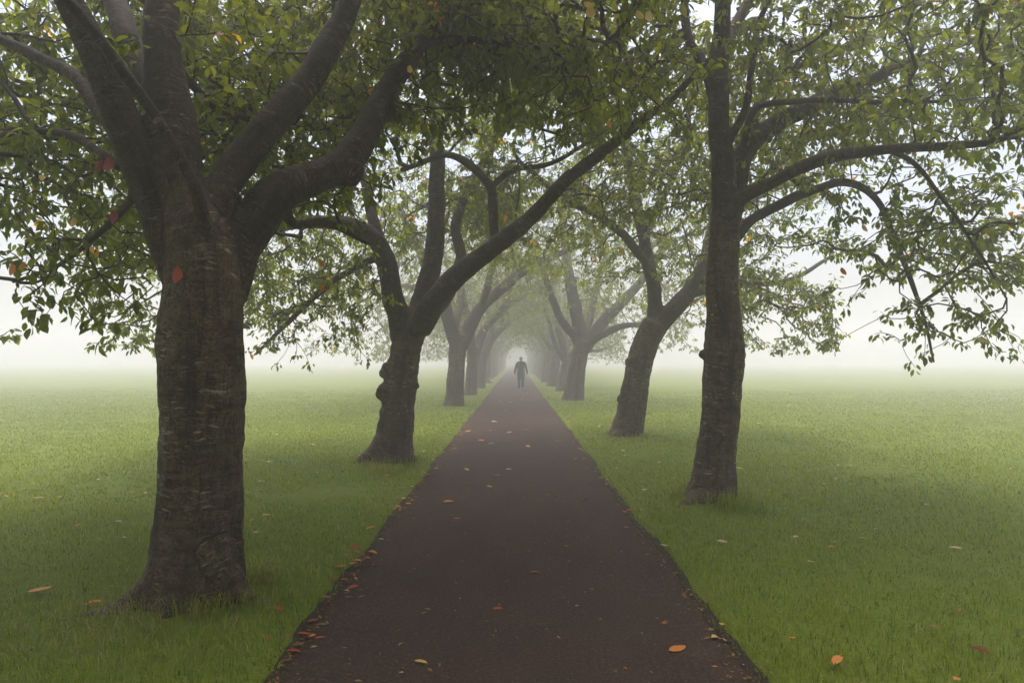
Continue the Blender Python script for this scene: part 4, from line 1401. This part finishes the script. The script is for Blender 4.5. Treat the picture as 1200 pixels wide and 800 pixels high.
# ------------------------------------------------------------------ the person walking away down the path
def build_person():
    feet = ground_at(610.5, 457.5)
    root = empty('person', (feet.x, feet.y, 0.0))
    tag(root, 'person in a dark jacket and dark trousers walking along the path', 'person')
    H = 1.76
    bm = bmesh.new()
    segs = []          # (region, points, radii); x right, y forward (away), z up

    def tube(region, P, r, step=0.02, sides=14):
        pts, rr = catmull([Vector(p) for p in P], r, step)
        segs.append((region, pts, rr))
        add_tube(bm, pts, rr, sides)
    # trunk of the body: pelvis to neck, doubled left and right for width
    for s in (-1, 1):
        tube('torso', [(s * .075, 0, .90), (s * .080, 0, 1.00), (s * .075, .005, 1.12), (s * .095, .01, 1.27), (s * .105, .01, 1.38), (s * .07, 0, 1.455)], [.105, .108, .100, .112, .098, .05])
        tube('torso', [(s * .07, 0, 1.42), (s * .165, 0, 1.415)], [.07, .062])
        # arm: shoulder, elbow, wrist - hanging a little away from the body, slightly bent
        fwd = .10 if s < 0 else -.09
        tube('sleeve', [(s * .170, 0, 1.415), (s * .225, -.01 + fwd * .2, 1.28), (s * .270, -.03 + fwd * .5, 1.14), (s * .300, fwd * .9 + .0, 1.00), (s * .312, fwd * 1.2 + .02, .895)],
             [.060, .052, .045, .040, .032])
        hx, hy, hz = s * .314, fwd * 1.25 + .025, .865
        tube('hand', [(hx, hy, hz + .02), (hx, hy + .01, hz - .05)], [.026, .034], 0.01, 10)
        for k, (oy, ln) in enumerate(((-.030, .062), (-.010, .075), (.010, .080), (.030, .072))):
            tube('hand', [(hx, hy + oy * .8, hz - .05), (hx - s * .006, hy + oy + .004, hz - .06 - ln * .5), (hx - s * .026, hy + oy + .006, hz - .06 - ln)], [.0105, .0100, .0085], 0.008, 8)
        tube('hand', [(hx, hy + .028, hz - .01), (hx - s * .012, hy + .055, hz - .04), (hx - s * .022, hy + .058, hz - .072)], [.013, .0115, .0095], 0.008, 8)
    # stride: left leg forward and planted, right foot trailing towards the viewer
    tube('leg', [(-.085, 0, .93), (-.092, .06, .72), (-.088, .13, .50), (-.085, .14, .30), (-.082, .16, .10)], [.108, .090, .066, .060, .046])
    tube('leg', [(.085, 0, .93), (.092, -.02, .72), (.092, -.03, .50), (.095, -.13, .30), (.100, -.25, .135)], [.108, .090, .066, .060, .046])
    tube('foot', [(-.082, .125, .055), (-.085, .20, .045), (-.092, .31, .036)], [.048, .046, .034])
    tube('foot', [(.100, -.285, .125), (.104, -.22, .055), (.110, -.13, .034)], [.046, .044, .034])
    # neck and head
    tube('neck', [(0, -.005, 1.42), (0, .0, 1.50), (0, .012, 1.56)], [.085, .066, .058])
    tube('head', [(0, .012, 1.545), (0, .020, 1.60), (0, .016, 1.66), (0, .008, 1.70)], [.058, .077, .082, .062])
    tube('head', [(0, .055, 1.555), (0, .065, 1.60)], [.042, .05])
    tube('head', [(0, .098, 1.635), (0, .118, 1.603)], [.012, .017], 0.006, 8)
    for s in (-1, 1):
        add_ball(bm, Vector((s * .075, .005, 1.615)), .026, (.35, .7, 1.1))
    me = fuse(bm, 0.009, 3)
    V, N, L, S, C = mesh_arrays(me)
    reg = [g for g, p, r in segs for _ in p]
    SP = np.vstack([p for _, p, _ in segs]); SR = np.concatenate([r for _, _, r in segs])
    near = np.empty(len(V), int)
    for a in range(0, len(V), 4000):
        near[a:a + 4000] = np.argmin(np.linalg.norm(V[a:a + 4000, None] - SP[None], axis=2) / SR[None], axis=1)
    reg = np.array(reg)[near]
    skin = mat_plain('skin', (0.42, 0.26, 0.19), 0.6, 0.1)
    link('body', me, skin, root)
    shoe_mat = mat_plain('pale_shoes', (0.36, 0.34, 0.32), 0.6, .2)
    fr = reg[L[S]]
    cen = V[L[S]]
    fold = np.array([mnoise.noise((p[0] * 14, p[1] * 14, p[2] * 9)) for p in V]) * 0.006

    def garment(name, mask, off, mat):
        V2 = V + N * (off + fold * (off > .008))[:, None] if np.ndim(off) else V + N * (off + (fold if off > .008 else 0))[:, None]
        m = sub_mesh(name, V2, N, L, S, C, mask, None, False)
        return link(name, m, mat, root)
    jacket = ((fr == 'torso') & (cen[:, 2] > .90)) | (fr == 'sleeve') | ((fr == 'neck') & (cen[:, 2] < 1.505)) | ((fr == 'leg') & (cen[:, 2] > .90))
    garment('jacket', jacket, np.full(len(V), .014), mat_plain('dark_jacket', (0.030, 0.028, 0.030), 0.85, .3, 8))
    trousers = ((fr == 'leg') | ((fr == 'torso') & (cen[:, 2] <= .92))) & (cen[:, 2] < .96)
    garment('trousers', trousers, np.full(len(V), .009), mat_plain('dark_trousers', (0.026, 0.025, 0.030), 0.85, .3, 8))
    for sgn in (-1, 1):
        garment('shoe', (fr == 'foot') & (cen[:, 0] * sgn > 0), np.full(len(V), .007), shoe_mat)
    hair = (fr == 'head') & ((cen[:, 2] > 1.665) | ((cen[:, 1] < .02) & (cen[:, 2] > 1.585)))
    garment('hair', hair, np.full(len(V), .004), mat_plain('grey_hair', (0.22, 0.20, 0.18), 0.8, .3, 60))
    dark = mat_plain('eye_dark', (0.02, 0.015, 0.012), 0.3)
    for s in (-1, 1):
        bm = bmesh.new(); add_ball(bm, Vector((s * .031, .098, 1.632)), .011)
        m = bpy.data.meshes.new('eye'); bm.to_mesh(m); bm.free()
        link('eye', m, dark, root)
    bm = bmesh.new(); add_ball(bm, Vector((0, .112, 1.568)), .022, (1.0, .3, .25))
    m = bpy.data.meshes.new('mouth'); bm.to_mesh(m); bm.free()
    link('mouth', m, mat_plain('lips', (0.30, 0.12, 0.10), 0.5), root)
    for ch in root.children:
        for p in ch.data.polygons:
            p.use_smooth = True


build_person()


# ------------------------------------------------------------------ fog
def build_haze():
    bm = bmesh.new()
    bmesh.ops.create_cube(bm, size=1.0, matrix=Matrix.Translation((0, 0, 5.0)) @ Matrix.Diagonal((540, 540, 12.4, 1)))
    me = bpy.data.meshes.new('haze'); bm.to_mesh(me); bm.free()
    m = bpy.data.materials.new('fog'); m.use_nodes = True
    t = m.node_tree; t.nodes.clear()
    out = t.nodes.new('ShaderNodeOutputMaterial')
    v = t.nodes.new('ShaderNodeVolumePrincipled')
    v.inputs['Color'].default_value = (0.985, 0.968, 0.985, 1)
    v.inputs['Density'].default_value = 0.0145
    v.inputs['Anisotropy'].default_value = 0.65
    t.links.new(v.outputs[0], out.inputs['Volume'])
    o = link('haze', me, m)
    tag(o, 'pale autumn fog filling the park', 'fog', kind='stuff')
    o.display_type = 'WIRE'


build_haze()
